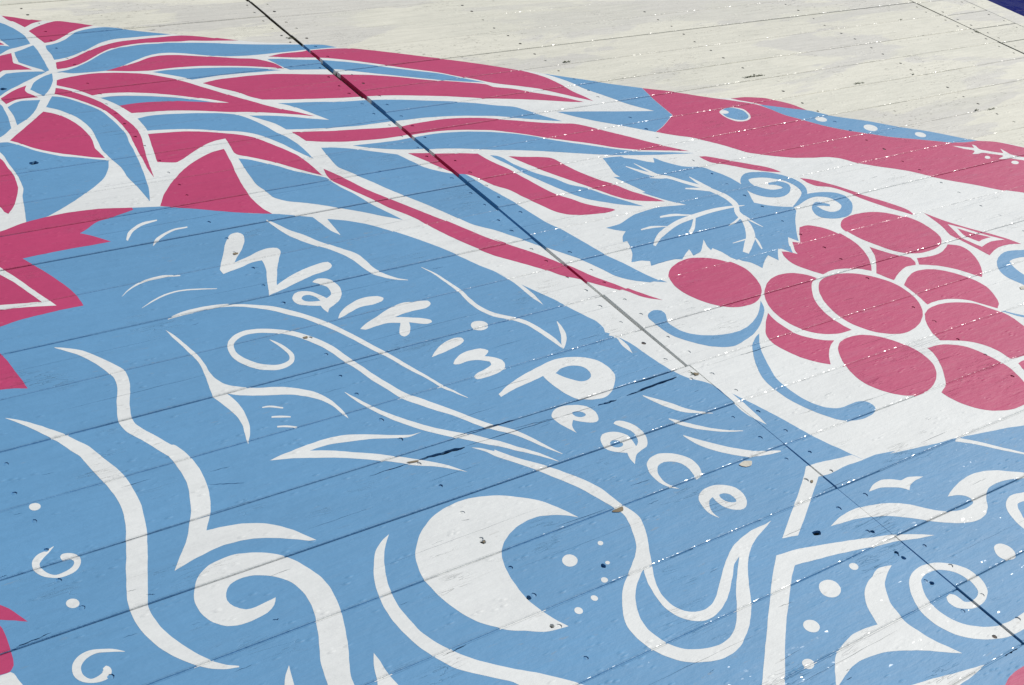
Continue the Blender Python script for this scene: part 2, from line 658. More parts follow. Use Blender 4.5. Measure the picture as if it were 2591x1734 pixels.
def sheet(name, V, F, C, owner, hole, keep, planks, lift, depth_y, depth_x, lean):
    """Faces over wood become a sheet that follows the boards and folds down into gaps and openings."""
    ok = keep & (owner >= 0) & ~hole
    wet = keep & ~ok                                   # inside the outline but over a gap or an opening
    key = {}
    vs_, fs_, eg_, bd_ = [], [], [], []

    def vert(i, o):
        k = (i, o)
        if k not in key:
            p = planks[o]
            key[k] = len(vs_)
            vs_.append((V[i, 0], V[i, 1], float(plank_height(p, V[i, 0], V[i, 1])) + lift))
            eg_.append(on_edge(p, V[i, 0], V[i, 1]))
            bd_.append(p.tone)
        return key[k]

    edge_face = {}
    for fi in np.where(keep)[0]:
        f = F[fi]
        for a, b in ((0, 1), (1, 2), (2, 0)):
            edge_face[(f[a], f[b])] = fi
    for fi in np.where(ok)[0]:
        f = F[fi]
        o = owner[fi]
        ids = [vert(i, o) for i in f]
        fs_.append(ids)
        for a, b in ((0, 1), (1, 2), (2, 0)):
            other = edge_face.get((f[b], f[a]))
            if other is not None and (not ok[other] or owner[other] != o):
                va, vb = V[f[a]], V[f[b]]
                t = vb - va
                L = math.hypot(t[0], t[1])
                if L < 1e-7:
                    continue
                n = np.array((t[1], -t[0])) / L * lean
                d = depth_x if abs(t[0]) < abs(t[1]) else depth_y
                ia, ib = ids[a], ids[b]
                k = len(vs_)
                vs_.append((va[0] + n[0], va[1] + n[1], vs_[ia][2] - d))
                vs_.append((vb[0] + n[0], vb[1] + n[1], vs_[ib][2] - d))
                eg_ += [1.0, 1.0]
                bd_ += [planks[o].tone] * 2
                fs_.append((ib, ia, k, k + 1))
    return vs_, fs_, eg_, bd_


# ------------------------------------------------------------------ water and deck
NX = 6
water_me = mesh('water', [(-1500, -1500, -0.75), (1500, -1500, -0.75), (1500, 1500, -0.75), (-1500, 1500, -0.75)], [(0, 1, 2, 3)])
link('water', water_me, ['water'], kind='structure', label='deep navy blue water beyond the deck edge')

deck = empty('deck', kind='structure', label='weathered wooden plank deck painted cream around the mural')
for p in PLANKS:
    lo = np.array((p.x0, p.y0)) - 0.001
    hi = np.array((p.x1, p.y1)) + 0.001
    rect = np.array([(p.x0, p.y0), (p.x1, p.y0), (p.x1, p.y1), (p.x0, p.y1)])
    V, F, C, owner, hole = cut([rect], [p], lo, hi, 0.0)
    ok = (owner >= 0) & ~hole
    vs_ = [(x, y, float(plank_height(p, x, y))) for x, y in V]
    fs_, mi = [], []
    for fi in np.where(ok)[0]:
        fs_.append(tuple(F[fi]))
        mi.append(0)
    cnt = {}
    for f in fs_:
        for a, b in ((0, 1), (1, 2), (2, 0)):
            cnt[(f[a], f[b])] = 1
    for (a, b) in list(cnt):
        if (b, a) not in cnt:
            k = len(vs_)
            outer = any(abs(V[a][ax] - e) < 1e-5 and abs(V[b][ax] - e) < 1e-5 for ax, e in ((0, p.x0), (0, p.x1), (1, p.y0), (1, p.y1)))
            zb = -0.036 if outer else -0.018
            for q in (a, b):
                vs_.append((V[q][0], V[q][1], vs_[q][2] - 0.0022))
                vs_.append((V[q][0], V[q][1], zb))
            fs_ += [(b, a, k, k + 2), (k + 2, k, k + 1, k + 3)]
            mi += [0, 1]
    k = len(vs_)
    vs_ += [(x, y, -0.036) for x, y in rect]
    fs_.append((k + 3, k + 2, k + 1, k))
    mi.append(1)
    o = link('plank', mesh('plank', vs_, fs_, mi, [on_edge(p, v[0], v[1]) for v in vs_]), ['cream', 'joist'], deck)

for jx in (-2.2, -1.55, -0.91, -0.26, 0.39, 1.04, 1.72, 2.41, 3.06, 3.71, 4.335, 4.62):
    link('joist', box_mesh('joist', jx - 0.03, jx + 0.03, -1.1, 6.1, -0.22, -0.0405), ['joist'], deck)
link('fascia_board', box_mesh('fascia_board', EDGE - 0.036, EDGE - 0.004, -1.15, 6.15, -0.24, -0.0365), ['cream'], deck)
print('deck', round(time.time() - T0, 1))

# ------------------------------------------------------------------ the painted mural: outlines on the deck in millimetres
DATA = '''white|0|white_ground|white_ground|727.9,3927.6 862.8,3798.8 957.8,3683.3 1006.8,3632.2 1055.7,3608.8 1122.8,3585.9 1174.9,3543.5 1235.2,3511.2 1305.6,3467.8 1374.3,3430.8 1421.9,3409.6 1479.0,3376.3 1547.0,3334.3 1605.2,3304.1 1664.5,3283.3 1720.4,3264.4 1776.4,3244.2 1811.7,3213.5 1844.2,3196.7 1929.1,3150.8 2027.2,3089.2 2145.7,3014.6 2221.2,2959.7 2277.6,2917.0 2345.1,2865.3 2446.6,2787.6 2522.8,2731.0 2603.1,2678.9 2681.1,2630.9 2760.7,2569.5 2834.3,2536.5 2893.0,2528.8 2927.7,2512.8 2967.9,2491.7 3009.4,2444.3 3031.0,2388.0 3084.1,2329.6 3178.5,2260.9 3249.0,2196.2 3327.2,2138.1 3412.5,2055.4 3438.4,2033.8 3520.3,1989.9 3560.9,1944.8 3635.2,1871.3 3821.2,1690.9 1976.9,506.2* 1481.2,202.0* -202.0,1152.7* 258.2,3624.0*
blue|1|blue_field|blue_field|199.9,2647.6* 505.9,2454.4 603.4,2472.0 708.8,2500.1 826.6,2499.2 896.9,2481.5 958.5,2465.5 1001.5,2446.4 1061.4,2413.6 1136.4,2371.5 1184.6,2351.9 1221.2,2333.4 1266.1,2305.7* 1271.3,2269.8 1276.3,2234.3 1287.9,2207.9* 1291.2,2247.5 1294.2,2285.7* 1295.5,2285.9* 1340.7,2258.1 1380.9,2220.6 1404.0,2189.5 1433.6,2148.6 1469.1,2091.0 1497.5,2036.7 1521.8,1977.4 1540.2,1942.1 1553.4,1905.7 1542.6,1934.2 1551.0,1903.2 1554.5,1877.8 1556.1,1850.0 1557.3,1816.0 1563.3,1780.6* 1569.5,1824.5 1567.8,1848.7 1565.8,1869.9* 1584.7,1825.2 1600.6,1788.7 1612.6,1747.6 1626.3,1709.6 1637.1,1679.5 1634.8,1651.9 1628.0,1637.8* 1635.3,1631.0* 1628.5,1625.1* 1639.6,1612.4 1632.0,1581.8 1635.1,1550.2* 1645.2,1582.4 1644.7,1613.4* 1655.2,1584.3 1660.8,1539.3 1666.9,1500.9 1672.2,1472.2* 1678.0,1449.3 1691.7,1426.0 1713.4,1402.3 1725.1,1377.2 1721.9,1336.4 1717.7,1286.1 1735.1,1239.6* 1739.4,1281.9 1741.9,1320.9 1740.5,1351.8* 1753.3,1317.0 1765.3,1284.1 1781.0,1233.5 1797.0,1175.7 1812.9,1132.0 1818.9,1121.0 1831.2,1091.3* 1841.1,1072.0* 1876.6,1071.5 1925.3,1062.0 1905.8,1061.1 1968.1,1050.7 2027.9,1040.8 2088.6,1034.5 2153.6,1022.4 2215.8,1010.9 2267.5,998.8 2339.0,983.6 2602.2,927.7 1924.2,533.0* 1484.9,252.3* -169.9,1178.2*
pink|2|medallion|segment|959.8,3675.6* 988.5,3656.9 1019.5,3631.7 1055.7,3608.8* 1023.5,3596.0 994.7,3572.1* 982.3,3608.1 966.8,3641.5
pink|2|medallion|segment|996.2,3542.5* 1019.9,3563.8 1057.4,3586.9 1091.5,3598.1 1118.3,3585.8 1154.4,3561.6 1180.7,3541.0* 1149.0,3532.9 1111.9,3514.6 1076.3,3485.9 1042.1,3460.0 1012.2,3452.7* 1005.7,3491.8 1000.3,3521.8
blue|2|medallion|segment|874.4,3686.7* 939.8,3621.6 958.2,3584.3 970.3,3540.7 976.1,3504.8 973.7,3456.7* 936.0,3441.7 908.6,3432.1 876.3,3404.5 800.9,3348.0*
white|3|medallion|spike|873.4,3564.2* 905.1,3503.1 915.2,3451.4* 893.5,3463.5 844.8,3462.6*
pink|4|medallion|spike|859.4,3514.4* 899.6,3484.2 905.7,3466.0* 894.7,3467.7 848.3,3474.9*
pink|2|medallion|segment|831.0,3371.5* 873.3,3394.5 906.7,3405.3* 895.9,3359.7 891.4,3334.3* 905.5,3314.8 923.3,3281.7* 882.0,3289.8 852.0,3294.8* 841.4,3285.4 787.8,3219.7*
blue|2|medallion|segment|915.8,3408.4* 942.8,3423.4 978.2,3444.4* 977.8,3403.4 971.9,3339.6 967.1,3293.0 964.0,3264.4* 952.6,3260.2 948.1,3273.9* 926.2,3304.0 905.9,3335.8* 910.4,3377.3
blue|2|medallion|segment|777.5,3183.4* 830.4,3247.7 853.1,3272.0* 896.5,3272.4 956.3,3259.2* 925.1,3236.8 894.5,3214.8 859.5,3189.6 825.1,3164.9 798.5,3138.7 752.4,3095.4*
pink|2|medallion|segment|796.3,3125.0* 824.7,3150.4 853.9,3171.4 879.1,3184.0* 867.1,3157.8 868.7,3137.8* 886.5,3108.3* 858.6,3111.6 831.5,3109.9 799.4,3090.9*
blue|2|medallion|segment|964.6,3241.4* 954.2,3203.2 938.5,3167.2 917.8,3133.4 901.1,3111.8* 889.6,3136.6 881.0,3158.7* 902.8,3197.3 922.8,3217.0 943.4,3231.7
blue|2|medallion|segment|797.7,3072.6* 822.7,3093.4 843.5,3099.7 885.2,3092.3* 865.0,3052.6 842.6,3017.3 816.9,2988.5 789.5,2965.3* 794.5,2999.9 797.8,3035.4
blue|2|medallion|segment|758.9,3131.1* 785.7,3094.9 785.8,3057.5 781.8,3012.8 771.3,2953.2* 751.3,2928.6 732.4,2912.9 691.1,2891.9*
blue|2|bird|feather|1008.5,3434.5* 1040.8,3443.2 1073.2,3463.7 1117.4,3505.0 1162.7,3521.3 1207.8,3522.5 1235.2,3511.2 1305.6,3467.8 1373.9,3429.7* 1315.1,3433.3 1247.4,3434.5 1197.7,3432.8 1156.6,3416.5 1109.3,3380.8 1065.1,3351.1 1030.3,3335.1 999.4,3329.2* 1003.8,3374.7 1004.1,3407.7
pink|2|bird|feather|997.7,3311.4* 1029.2,3319.1 1070.1,3341.1 1115.4,3373.7 1158.2,3396.7 1208.1,3412.8 1263.2,3416.6 1331.8,3417.3 1400.5,3414.8 1448.7,3394.6 1497.8,3364.5 1547.0,3334.3* 1468.2,3351.5 1383.2,3372.7 1317.8,3382.0 1274.4,3387.0 1228.7,3384.6 1184.6,3372.9 1141.6,3350.2 1094.2,3312.9 1049.7,3281.5 1012.1,3268.2 987.0,3266.5* 990.4,3286.7
blue|2|bird|feather|978.9,3247.9* 1011.7,3254.6 1051.8,3275.5 1090.7,3302.9 1137.9,3340.0 1180.8,3362.6 1224.8,3374.1 1270.8,3377.5 1314.1,3372.4 1377.5,3358.8 1461.3,3335.5 1530.0,3309.9 1615.7,3284.7 1717.8,3259.0 1776.4,3244.2 1811.7,3213.5* 1762.5,3217.6 1722.4,3218.3 1657.0,3217.3 1584.2,3218.6 1536.5,3219.5 1491.8,3225.4 1462.4,3230.8 1422.8,3246.8 1366.7,3277.3 1320.3,3297.3 1285.6,3300.6 1251.7,3293.7 1208.1,3271.9 1169.4,3249.4 1131.4,3227.5 1104.1,3222.1 1062.7,3222.9 1014.9,3227.6*
pink|2|bird|feather|1103.8,3221.1* 1152.2,3237.9 1202.5,3256.9 1245.8,3278.5 1284.0,3285.3 1322.3,3279.8 1380.9,3256.6 1439.2,3231.2 1484.8,3210.1 1526.1,3197.0 1553.9,3174.9 1574.0,3146.9 1585.0,3110.2* 1541.9,3129.6 1502.4,3145.9 1462.2,3160.0 1434.2,3167.5 1372.8,3184.0 1308.9,3192.4 1256.4,3193.6 1212.4,3192.6 1160.8,3203.5
blue|2|bird|feather|1221.1,3181.7* 1261.2,3183.7 1324.9,3177.2 1388.0,3166.7 1457.7,3150.1 1517.7,3128.4 1571.7,3102.6* 1530.7,3106.0 1485.5,3109.5 1440.9,3113.0 1387.9,3114.5 1341.6,3111.2 1304.7,3107.7* 1283.4,3130.5 1250.7,3157.6
pink|2|bird|feather|1323.5,3079.3* 1377.5,3090.7 1430.9,3090.8 1476.5,3090.2 1543.2,3082.8 1672.6,3044.0 1797.0,3007.6 1877.9,2970.7 1955.7,2926.6 2037.6,2887.9 2113.9,2847.3 2128.7,2821.7 2173.0,2797.9 2215.5,2763.3 2294.7,2701.3 2341.5,2651.0* 2297.1,2666.3 2233.7,2694.8 2148.0,2729.7 2082.1,2752.2 2038.8,2765.9 1957.4,2802.5 1873.0,2832.4 1788.2,2859.0 1717.1,2872.2 1654.8,2881.9 1569.5,2899.5 1486.8,2918.5 1433.2,2934.1* 1408.1,2961.9 1389.0,2998.2 1354.0,3037.2
pink|2|bird|feather|1577.6,3199.5* 1628.5,3209.5 1692.2,3208.2 1719.7,3213.0 1778.9,3209.8 1844.2,3196.7 1929.1,3150.8 2027.2,3089.2 2145.7,3014.6 2221.2,2959.7 2276.2,2915.0 2302.3,2886.5 2329.5,2843.6 2346.0,2786.6 2353.9,2727.0 2367.4,2683.6 2373.9,2650.4* 2343.0,2681.7 2305.6,2723.9 2260.2,2770.8 2203.3,2809.6 2145.3,2846.4 2099.7,2892.2 2061.6,2925.7 2028.6,2958.9 1953.5,3010.6 1878.7,3062.0 1803.6,3112.3 1728.5,3151.9 1658.4,3170.3 1616.0,3183.7
blue|2|bird|feather|1567.2,3182.8* 1611.0,3173.5 1651.7,3157.0 1716.2,3137.7 1796.5,3099.1 1871.8,3050.0 1947.6,3000.6 2024.9,2953.0 2074.0,2902.8 2120.8,2857.8* 2040.0,2891.8 1960.4,2934.3 1882.5,2978.4 1824.4,3011.3 1767.7,3046.0 1724.0,3067.0 1663.5,3083.3 1598.5,3098.7* 1583.7,3127.3 1574.6,3158.0
pink|2|bird|feather|951.8,3165.4* 961.9,3196.0* 986.8,3204.4 1025.6,3211.1 1067.5,3213.2 1106.9,3206.6 1156.4,3192.0 1203.8,3170.5 1243.0,3138.5 1274.4,3108.8 1301.9,3069.7 1329.1,3030.8 1374.6,2966.5 1402.7,2930.9 1430.2,2894.6 1458.8,2861.1 1489.6,2832.0 1521.1,2795.8* 1464.9,2827.6 1410.3,2852.9 1366.6,2871.9 1336.0,2881.1 1310.2,2888.9 1256.2,2911.9 1201.3,2931.2 1144.2,2943.5 1105.0,2947.6 1074.4,2952.1* 1068.0,2977.8 1059.5,3009.2 1041.6,3048.5 1017.7,3083.0* 1005.7,3106.2 983.4,3134.5 965.5,3152.6
blue|3|bird|feather|1031.2,3064.3* 1067.3,3063.7 1123.5,3049.4 1177.9,3028.6 1231.0,3003.2 1281.3,2970.5 1309.3,2950.3* 1259.7,2969.9 1204.8,2990.9 1147.0,3003.0 1099.3,3007.2 1061.6,3003.8* 1047.5,3037.0
white|3|bird|outline|1017.7,3083.0* 1055.1,3086.0 1112.4,3074.6 1166.9,3053.9 1219.3,3026.7 1269.8,2993.9 1309.7,2966.2 1339.3,2939.5* 1303.9,2952.9 1264.5,2981.4 1213.8,3013.2 1160.2,3036.8 1105.3,3055.7 1067.7,3064.6 1030.9,3063.4*
pink|2|bird|feather|944.9,3150.4* 963.7,3135.1 988.7,3103.2 1009.1,3069.8 1027.1,3030.4 1039.6,2976.8 1047.4,2922.7 1052.7,2884.0 1052.6,2847.5 1043.0,2796.8 1030.1,2748.4 1016.3,2693.0 1006.0,2642.3 997.8,2604.2* 999.4,2644.5 1007.4,2704.4 1011.8,2745.7 1019.2,2795.5 1025.5,2838.0 1027.4,2869.0 1027.1,2910.3 1023.1,2953.4 1014.1,2994.0 996.1,3032.8 970.8,3074.1 948.1,3100.2 930.4,3118.0*
blue|2|bird|feather|920.7,3106.2* 945.1,3091.3 966.9,3062.6 992.2,3021.5 1005.4,2991.8 1013.0,2947.1 1017.4,2894.9 1018.3,2844.7 1009.1,2794.4 1004.5,2756.7 997.3,2707.7 987.5,2652.6 976.3,2599.5 963.8,2548.2 945.5,2496.7* 945.5,2562.4 941.5,2619.3 944.0,2675.4 937.2,2727.6 934.2,2770.9 941.5,2833.5 947.3,2871.5 947.7,2916.4 939.8,2960.1 925.3,2997.0 907.9,3025.7 886.5,3048.1* 904.1,3079.1
pink|2|bird|feather|871.3,3024.5* 887.6,3010.2 903.7,2989.6 916.9,2960.6 927.0,2922.8 932.2,2871.8 929.9,2832.8 921.6,2787.8 923.4,2761.6 925.6,2731.4* 896.3,2747.7 866.6,2767.6 836.9,2787.3 808.7,2811.7 782.2,2841.4 763.3,2873.0 748.9,2890.5* 783.4,2927.3 821.9,2968.8 850.6,3001.0
blue|2|bird|feather|678.3,2908.7* 724.4,2885.5 741.3,2882.6 759.8,2861.4 783.9,2823.9 805.0,2800.3 832.6,2774.5 878.3,2748.6 929.8,2717.4* 913.5,2677.4 891.1,2640.5 862.6,2610.7 822.9,2578.0 785.6,2549.5 742.1,2520.6 709.8,2503.3 665.1,2491.1* 678.0,2543.6 687.2,2584.3 696.0,2618.5 706.0,2645.4 711.1,2690.0 712.7,2728.9 711.1,2769.5 709.8,2835.5 672.9,2889.3*
pink|2|bird|feather|641.2,2899.5* 700.9,2805.4 703.6,2755.9 705.2,2715.6 700.7,2678.1 696.4,2652.6 679.9,2609.2 658.3,2565.2 642.1,2543.6* 637.3,2554.6 635.2,2580.7 584.0,2687.7*
blue|2|bird|feather|1077.6,2918.1* 1116.6,2925.1 1174.8,2917.1 1232.1,2904.6 1288.3,2887.7 1323.4,2870.3* 1346.7,2836.1 1367.0,2786.9 1380.8,2735.5 1393.1,2708.4 1404.8,2645.0 1404.3,2571.9* 1383.9,2620.3 1366.3,2671.0 1344.5,2714.5 1318.9,2750.3 1286.8,2772.4 1245.0,2789.2 1193.9,2814.4 1139.8,2831.2 1084.1,2842.2 1074.4,2842.5* 1077.5,2876.3
pink|2|bird|feather|1069.2,2824.2* 1114.8,2819.0 1171.1,2808.6 1223.2,2786.8 1279.1,2755.4 1309.5,2730.2 1333.2,2690.7 1354.9,2647.6 1374.4,2601.2 1379.3,2568.8 1382.1,2524.5 1383.1,2481.5* 1360.9,2507.7 1335.5,2540.1 1310.8,2574.1 1284.1,2604.6 1255.5,2631.4 1232.3,2652.1 1229.4,2666.2* 1236.1,2703.8 1241.1,2742.8* 1210.6,2738.9 1170.3,2720.6 1126.0,2691.2 1092.8,2667.8 1073.9,2659.6 1033.9,2674.6* 1050.5,2746.1
pink|2|bird|feather|959.3,2467.5* 983.5,2510.2 1008.4,2544.6 1043.3,2584.7 1087.7,2627.3 1137.2,2661.7 1178.2,2682.9 1213.9,2690.6* 1206.8,2647.4 1197.2,2599.1 1187.7,2560.3 1180.2,2517.5 1173.0,2467.6 1170.8,2420.9 1175.1,2380.6 1184.6,2351.9* 1136.7,2372.2 1090.7,2395.5 1031.3,2429.7
blue|2|bird|feather|1227.3,2632.0* 1249.3,2617.8 1277.0,2589.7 1303.6,2559.3 1328.3,2525.5 1356.5,2499.0 1386.4,2467.7* 1397.9,2418.0 1414.6,2371.2 1430.5,2309.2 1446.7,2263.9 1461.7,2221.1* 1422.0,2257.1 1381.3,2295.2 1338.8,2330.0 1313.3,2350.8 1277.6,2375.3 1243.7,2395.2 1221.5,2422.7 1217.8,2447.9 1210.4,2490.9 1214.6,2542.9 1220.8,2591.2
pink|2|bird|feather|1401.9,2513.6* 1415.7,2483.2 1432.7,2443.5 1452.6,2386.6 1482.9,2326.9 1512.7,2268.0 1542.1,2209.9 1571.1,2152.6 1606.4,2080.0 1629.8,2043.3 1621.1,2063.9 1653.2,2014.4 1684.9,1965.4 1712.2,1911.3 1723.3,1896.2 1739.1,1857.8 1756.9,1822.6 1776.6,1790.3 1794.0,1755.7 1813.4,1723.9 1837.0,1689.2* 1800.2,1718.9 1779.5,1754.5 1751.1,1786.5 1721.1,1822.6 1707.6,1839.8 1679.5,1866.9 1659.5,1899.4 1637.3,1929.3 1602.7,1972.7 1579.6,2001.8 1552.1,2056.2 1525.6,2114.5 1510.2,2158.0 1492.0,2222.5 1459.9,2286.8 1443.7,2332.6 1425.4,2375.5 1406.9,2419.0 1391.7,2461.7
blue|2|bird|feather|1451.1,2621.0* 1476.3,2614.7 1522.4,2593.4 1570.9,2559.4 1623.3,2524.1* 1637.8,2478.8 1658.1,2436.4 1685.0,2405.3 1709.6,2385.6 1735.5,2375.1 1744.5,2345.7 1753.4,2295.2 1765.9,2244.2 1757.9,2268.1 1774.6,2203.5 1785.0,2138.3 1794.7,2086.7 1808.6,2048.4 1806.3,2051.5 1819.2,1993.8 1835.5,1911.9 1855.1,1860.0 1872.1,1806.1 1887.2,1768.0 1898.9,1745.7* 1852.4,1771.0 1823.2,1791.7 1800.0,1819.9 1789.3,1852.7 1770.9,1899.6 1750.7,1933.0 1724.1,1976.5 1689.4,2034.6 1667.4,2067.2 1645.6,2100.5 1612.6,2137.4 1588.1,2193.3 1556.2,2268.6 1526.5,2327.9 1506.4,2368.0 1488.2,2411.9 1467.7,2452.8 1451.6,2486.5 1442.0,2508.7 1443.3,2552.0
blue|2|bird|feather|1464.1,2899.7* 1517.9,2888.9 1580.6,2875.6 1641.8,2857.6 1712.9,2847.2 1794.3,2826.5 1876.5,2796.1 1959.2,2764.4 2019.2,2736.1 2055.6,2712.5 2107.3,2686.5 2134.8,2648.5 2163.5,2605.1 2192.6,2562.8* 2132.2,2591.6 2073.5,2622.0 2014.0,2650.4 1972.1,2664.1 1907.9,2683.5 1817.9,2699.6 1747.3,2704.1 1676.6,2705.9 1607.4,2707.7 1522.4,2719.6 1461.7,2731.9 1412.8,2744.2* 1400.4,2786.1 1379.9,2816.4 1356.3,2849.7* 1402.2,2835.8 1457.3,2812.2 1502.8,2786.6 1549.5,2762.6* 1533.8,2793.9 1513.6,2834.7 1496.8,2864.8 1483.5,2883.9
pink|2|bird|feather|1419.2,2726.2* 1474.1,2712.8 1534.0,2698.8 1597.0,2688.7 1660.1,2676.8 1718.0,2670.5 1754.3,2675.1 1804.0,2676.7 1853.4,2676.7 1899.8,2670.7 1964.7,2653.0 2004.2,2635.8 2063.4,2607.5 2121.3,2576.3 2183.2,2550.1 2217.6,2537.4 2246.4,2509.9 2283.4,2464.5 2326.6,2413.2 2367.5,2359.8 2411.6,2310.7 2439.9,2283.6* 2358.3,2315.0 2294.0,2338.8 2237.8,2371.7 2188.0,2412.3 2135.2,2448.9 2082.5,2485.4 2032.9,2525.9 1997.7,2549.8 1962.1,2572.9 1922.3,2588.3 1859.8,2607.8 1792.5,2618.0 1721.1,2619.0 1649.7,2617.7 1584.4,2624.3 1522.4,2634.8 1469.3,2651.8 1431.8,2668.4* 1426.9,2697.7
blue|2|bird|feather|1536.6,2607.2* 1595.0,2602.3 1661.6,2597.9 1710.5,2601.3 1736.3,2604.6 1785.5,2606.5 1853.1,2597.1 1916.4,2579.2 1955.5,2563.0 2004.8,2537.7 2046.7,2508.6 2077.9,2479.0 2128.0,2439.4 2180.1,2402.1 2231.6,2363.9 2287.6,2331.1 2372.6,2298.6 2443.9,2268.4* 2339.5,2292.7 2250.3,2319.0 2166.2,2349.4 2088.5,2386.2 2011.5,2422.7 1952.8,2447.5 1892.4,2468.9 1855.1,2485.8 1777.3,2515.6 1723.4,2528.4 1673.1,2538.2 1615.8,2558.6 1574.1,2581.3
pink|2|bird|feather|1653.4,2520.7* 1721.0,2501.4 1781.6,2484.4 1835.9,2463.9* 1840.9,2434.5 1849.1,2404.2 1866.2,2357.7 1878.1,2304.6 1889.9,2252.4 1905.3,2199.6 1927.7,2170.5 1948.8,2133.4 1977.5,2106.5 2004.7,2084.2 2006.2,2077.9* 1981.8,2074.1 1946.1,2078.7 1904.1,2087.3 1868.7,2104.1 1848.1,2127.9 1831.6,2170.8 1815.0,2214.3 1800.5,2261.7 1776.5,2295.8 1759.9,2340.5 1744.7,2367.6 1716.3,2381.5* 1696.3,2423.6 1677.0,2467.6
blue|2|bird|feather|1863.8,2444.5* 1879.9,2435.5 1888.3,2418.9 1895.9,2379.5 1908.5,2348.0 1925.0,2315.4 1954.7,2274.1 1973.7,2232.2 2008.3,2198.4 2029.5,2160.5 2059.8,2115.4 2092.8,2068.0* 2042.8,2094.2 1995.4,2129.6 1966.6,2156.8 1945.4,2194.2 1926.5,2235.4 1910.0,2280.5 1893.2,2326.2 1881.4,2379.8 1865.7,2429.1
pink|2|bird|feather|1908.6,2423.3* 1949.2,2406.3 1989.6,2392.1 2018.8,2375.9 2028.4,2340.1 2041.9,2289.6 2070.1,2225.8 2094.2,2190.7 2112.6,2149.0 2136.4,2114.5 2166.5,2069.2* 2115.3,2089.0 2079.7,2108.4 2053.3,2139.2 2032.2,2177.0 2010.9,2215.0 1989.4,2253.4 1967.8,2292.0 1951.4,2324.6 1932.1,2367.5
blue|2|bird|collar|2343.7,2863.3* 2446.6,2787.6 2522.8,2731.0 2593.6,2684.0* 2574.8,2600.6 2556.7,2494.6* 2478.4,2443.4 2424.9,2416.1* 2385.9,2451.1 2343.3,2490.4 2296.1,2531.1 2252.1,2576.1 2216.7,2621.8* 2302.5,2598.3 2395.4,2570.4 2520.1,2535.3* 2474.8,2596.3 2439.1,2662.8 2404.3,2732.0 2386.8,2786.7 2363.4,2834.3
pink|2|bird|head|2594.4,2682.6* 2681.1,2630.9 2760.7,2569.5 2824.1,2525.5* 2870.5,2491.0 2892.8,2472.9* 2909.7,2432.2 2926.5,2381.8 2962.8,2331.4 2995.5,2284.7 3027.4,2250.5 3062.9,2219.7 3101.9,2192.1 3158.7,2149.0 3225.0,2113.8 3290.7,2077.6 3334.1,2052.8 3389.6,2037.2 3436.4,2032.2* 3499.1,2003.4 3557.8,1942.5 3641.6,1847.5 3765.6,1709.6* 3462.8,1516.2* 3335.1,1661.2 3267.6,1730.2 3219.7,1764.3 3156.2,1825.3 3104.1,1867.7 3061.1,1908.9 3012.6,1963.0 2940.3,2017.2 2900.2,2052.6 2871.3,2092.4 2840.8,2112.6 2785.1,2126.9 2723.6,2147.1 2663.8,2180.7 2608.7,2218.7 2590.7,2247.7 2566.0,2286.1 2531.8,2327.7 2506.8,2353.1 2469.7,2378.2 2426.3,2415.6* 2478.6,2442.3 2558.2,2494.2* 2575.8,2600.3
pink|2|bird|crest|2836.8,2535.7* 2893.0,2528.8 2951.4,2505.9 2967.9,2491.7 3009.4,2444.3 3031.0,2388.0* 2969.5,2424.8 2919.4,2455.8 2896.2,2480.0 2874.7,2499.1 2855.0,2516.4
blue|2|bird|beak|2897.9,2471.4* 2949.6,2438.7 2990.2,2411.7 3039.6,2379.6 3084.1,2329.6 3178.5,2260.9 3249.0,2196.2 3327.2,2138.1 3412.5,2055.4 3438.5,2032.7* 3390.6,2038.0 3335.1,2053.6 3291.7,2078.4 3225.9,2114.6 3159.6,2149.8 3102.8,2192.9 3063.7,2220.5 3028.3,2251.3 2996.4,2285.5 2963.7,2332.3 2927.4,2382.6 2910.6,2433.1
white|3|bird|dot|3040.8,2309.9 3033.0,2305.8 3024.0,2305.0 3015.5,2307.5 3009.2,2312.9 3006.3,2320.1 3007.4,2327.7 3012.3,2334.3 3020.0,2338.4 3029.0,2339.3 3037.6,2336.8 3043.9,2331.3 3046.8,2324.0 3045.7,2316.4
white|3|bird|dot|3159.5,2205.2 3149.2,2200.1 3138.0,2199.0 3128.1,2202.3 3121.4,2209.2 3119.3,2218.4 3122.1,2228.1 3129.3,2236.4 3139.6,2241.6 3150.9,2242.7 3160.9,2239.5 3167.7,2232.5 3169.8,2223.2 3166.8,2213.5
white|3|bird|dot|3288.5,2116.9 3280.4,2113.3 3271.6,2112.9 3263.7,2115.7 3258.3,2121.3 3256.4,2128.5 3258.5,2135.9 3264.1,2142.1 3272.2,2145.8 3281.1,2146.3 3289.0,2143.4 3294.5,2137.8 3296.3,2130.5 3294.1,2123.1
white|3|bird|eye|2765.6,2483.1 2799.2,2477.7 2819.6,2458.0 2812.3,2423.0 2796.9,2402.0 2767.2,2389.0 2734.4,2394.7 2720.9,2414.2 2716.9,2444.0 2726.1,2467.9
blue|4|bird|pupil|2735.1,2470.8* 2768.1,2482.4 2795.8,2474.1 2810.4,2451.7 2803.2,2420.2 2786.8,2402.9 2761.3,2396.3 2739.0,2406.4 2723.8,2427.6 2724.9,2449.4
white|5|bird|highlight|2753.3,2454.6 2747.6,2450.8 2740.5,2449.1 2733.4,2449.9 2727.8,2452.9 2724.6,2457.6 2724.6,2463.0 2727.7,2468.2 2733.3,2472.0 2740.4,2473.7 2747.5,2473.0 2753.3,2470.0 2756.4,2465.3 2756.4,2459.8
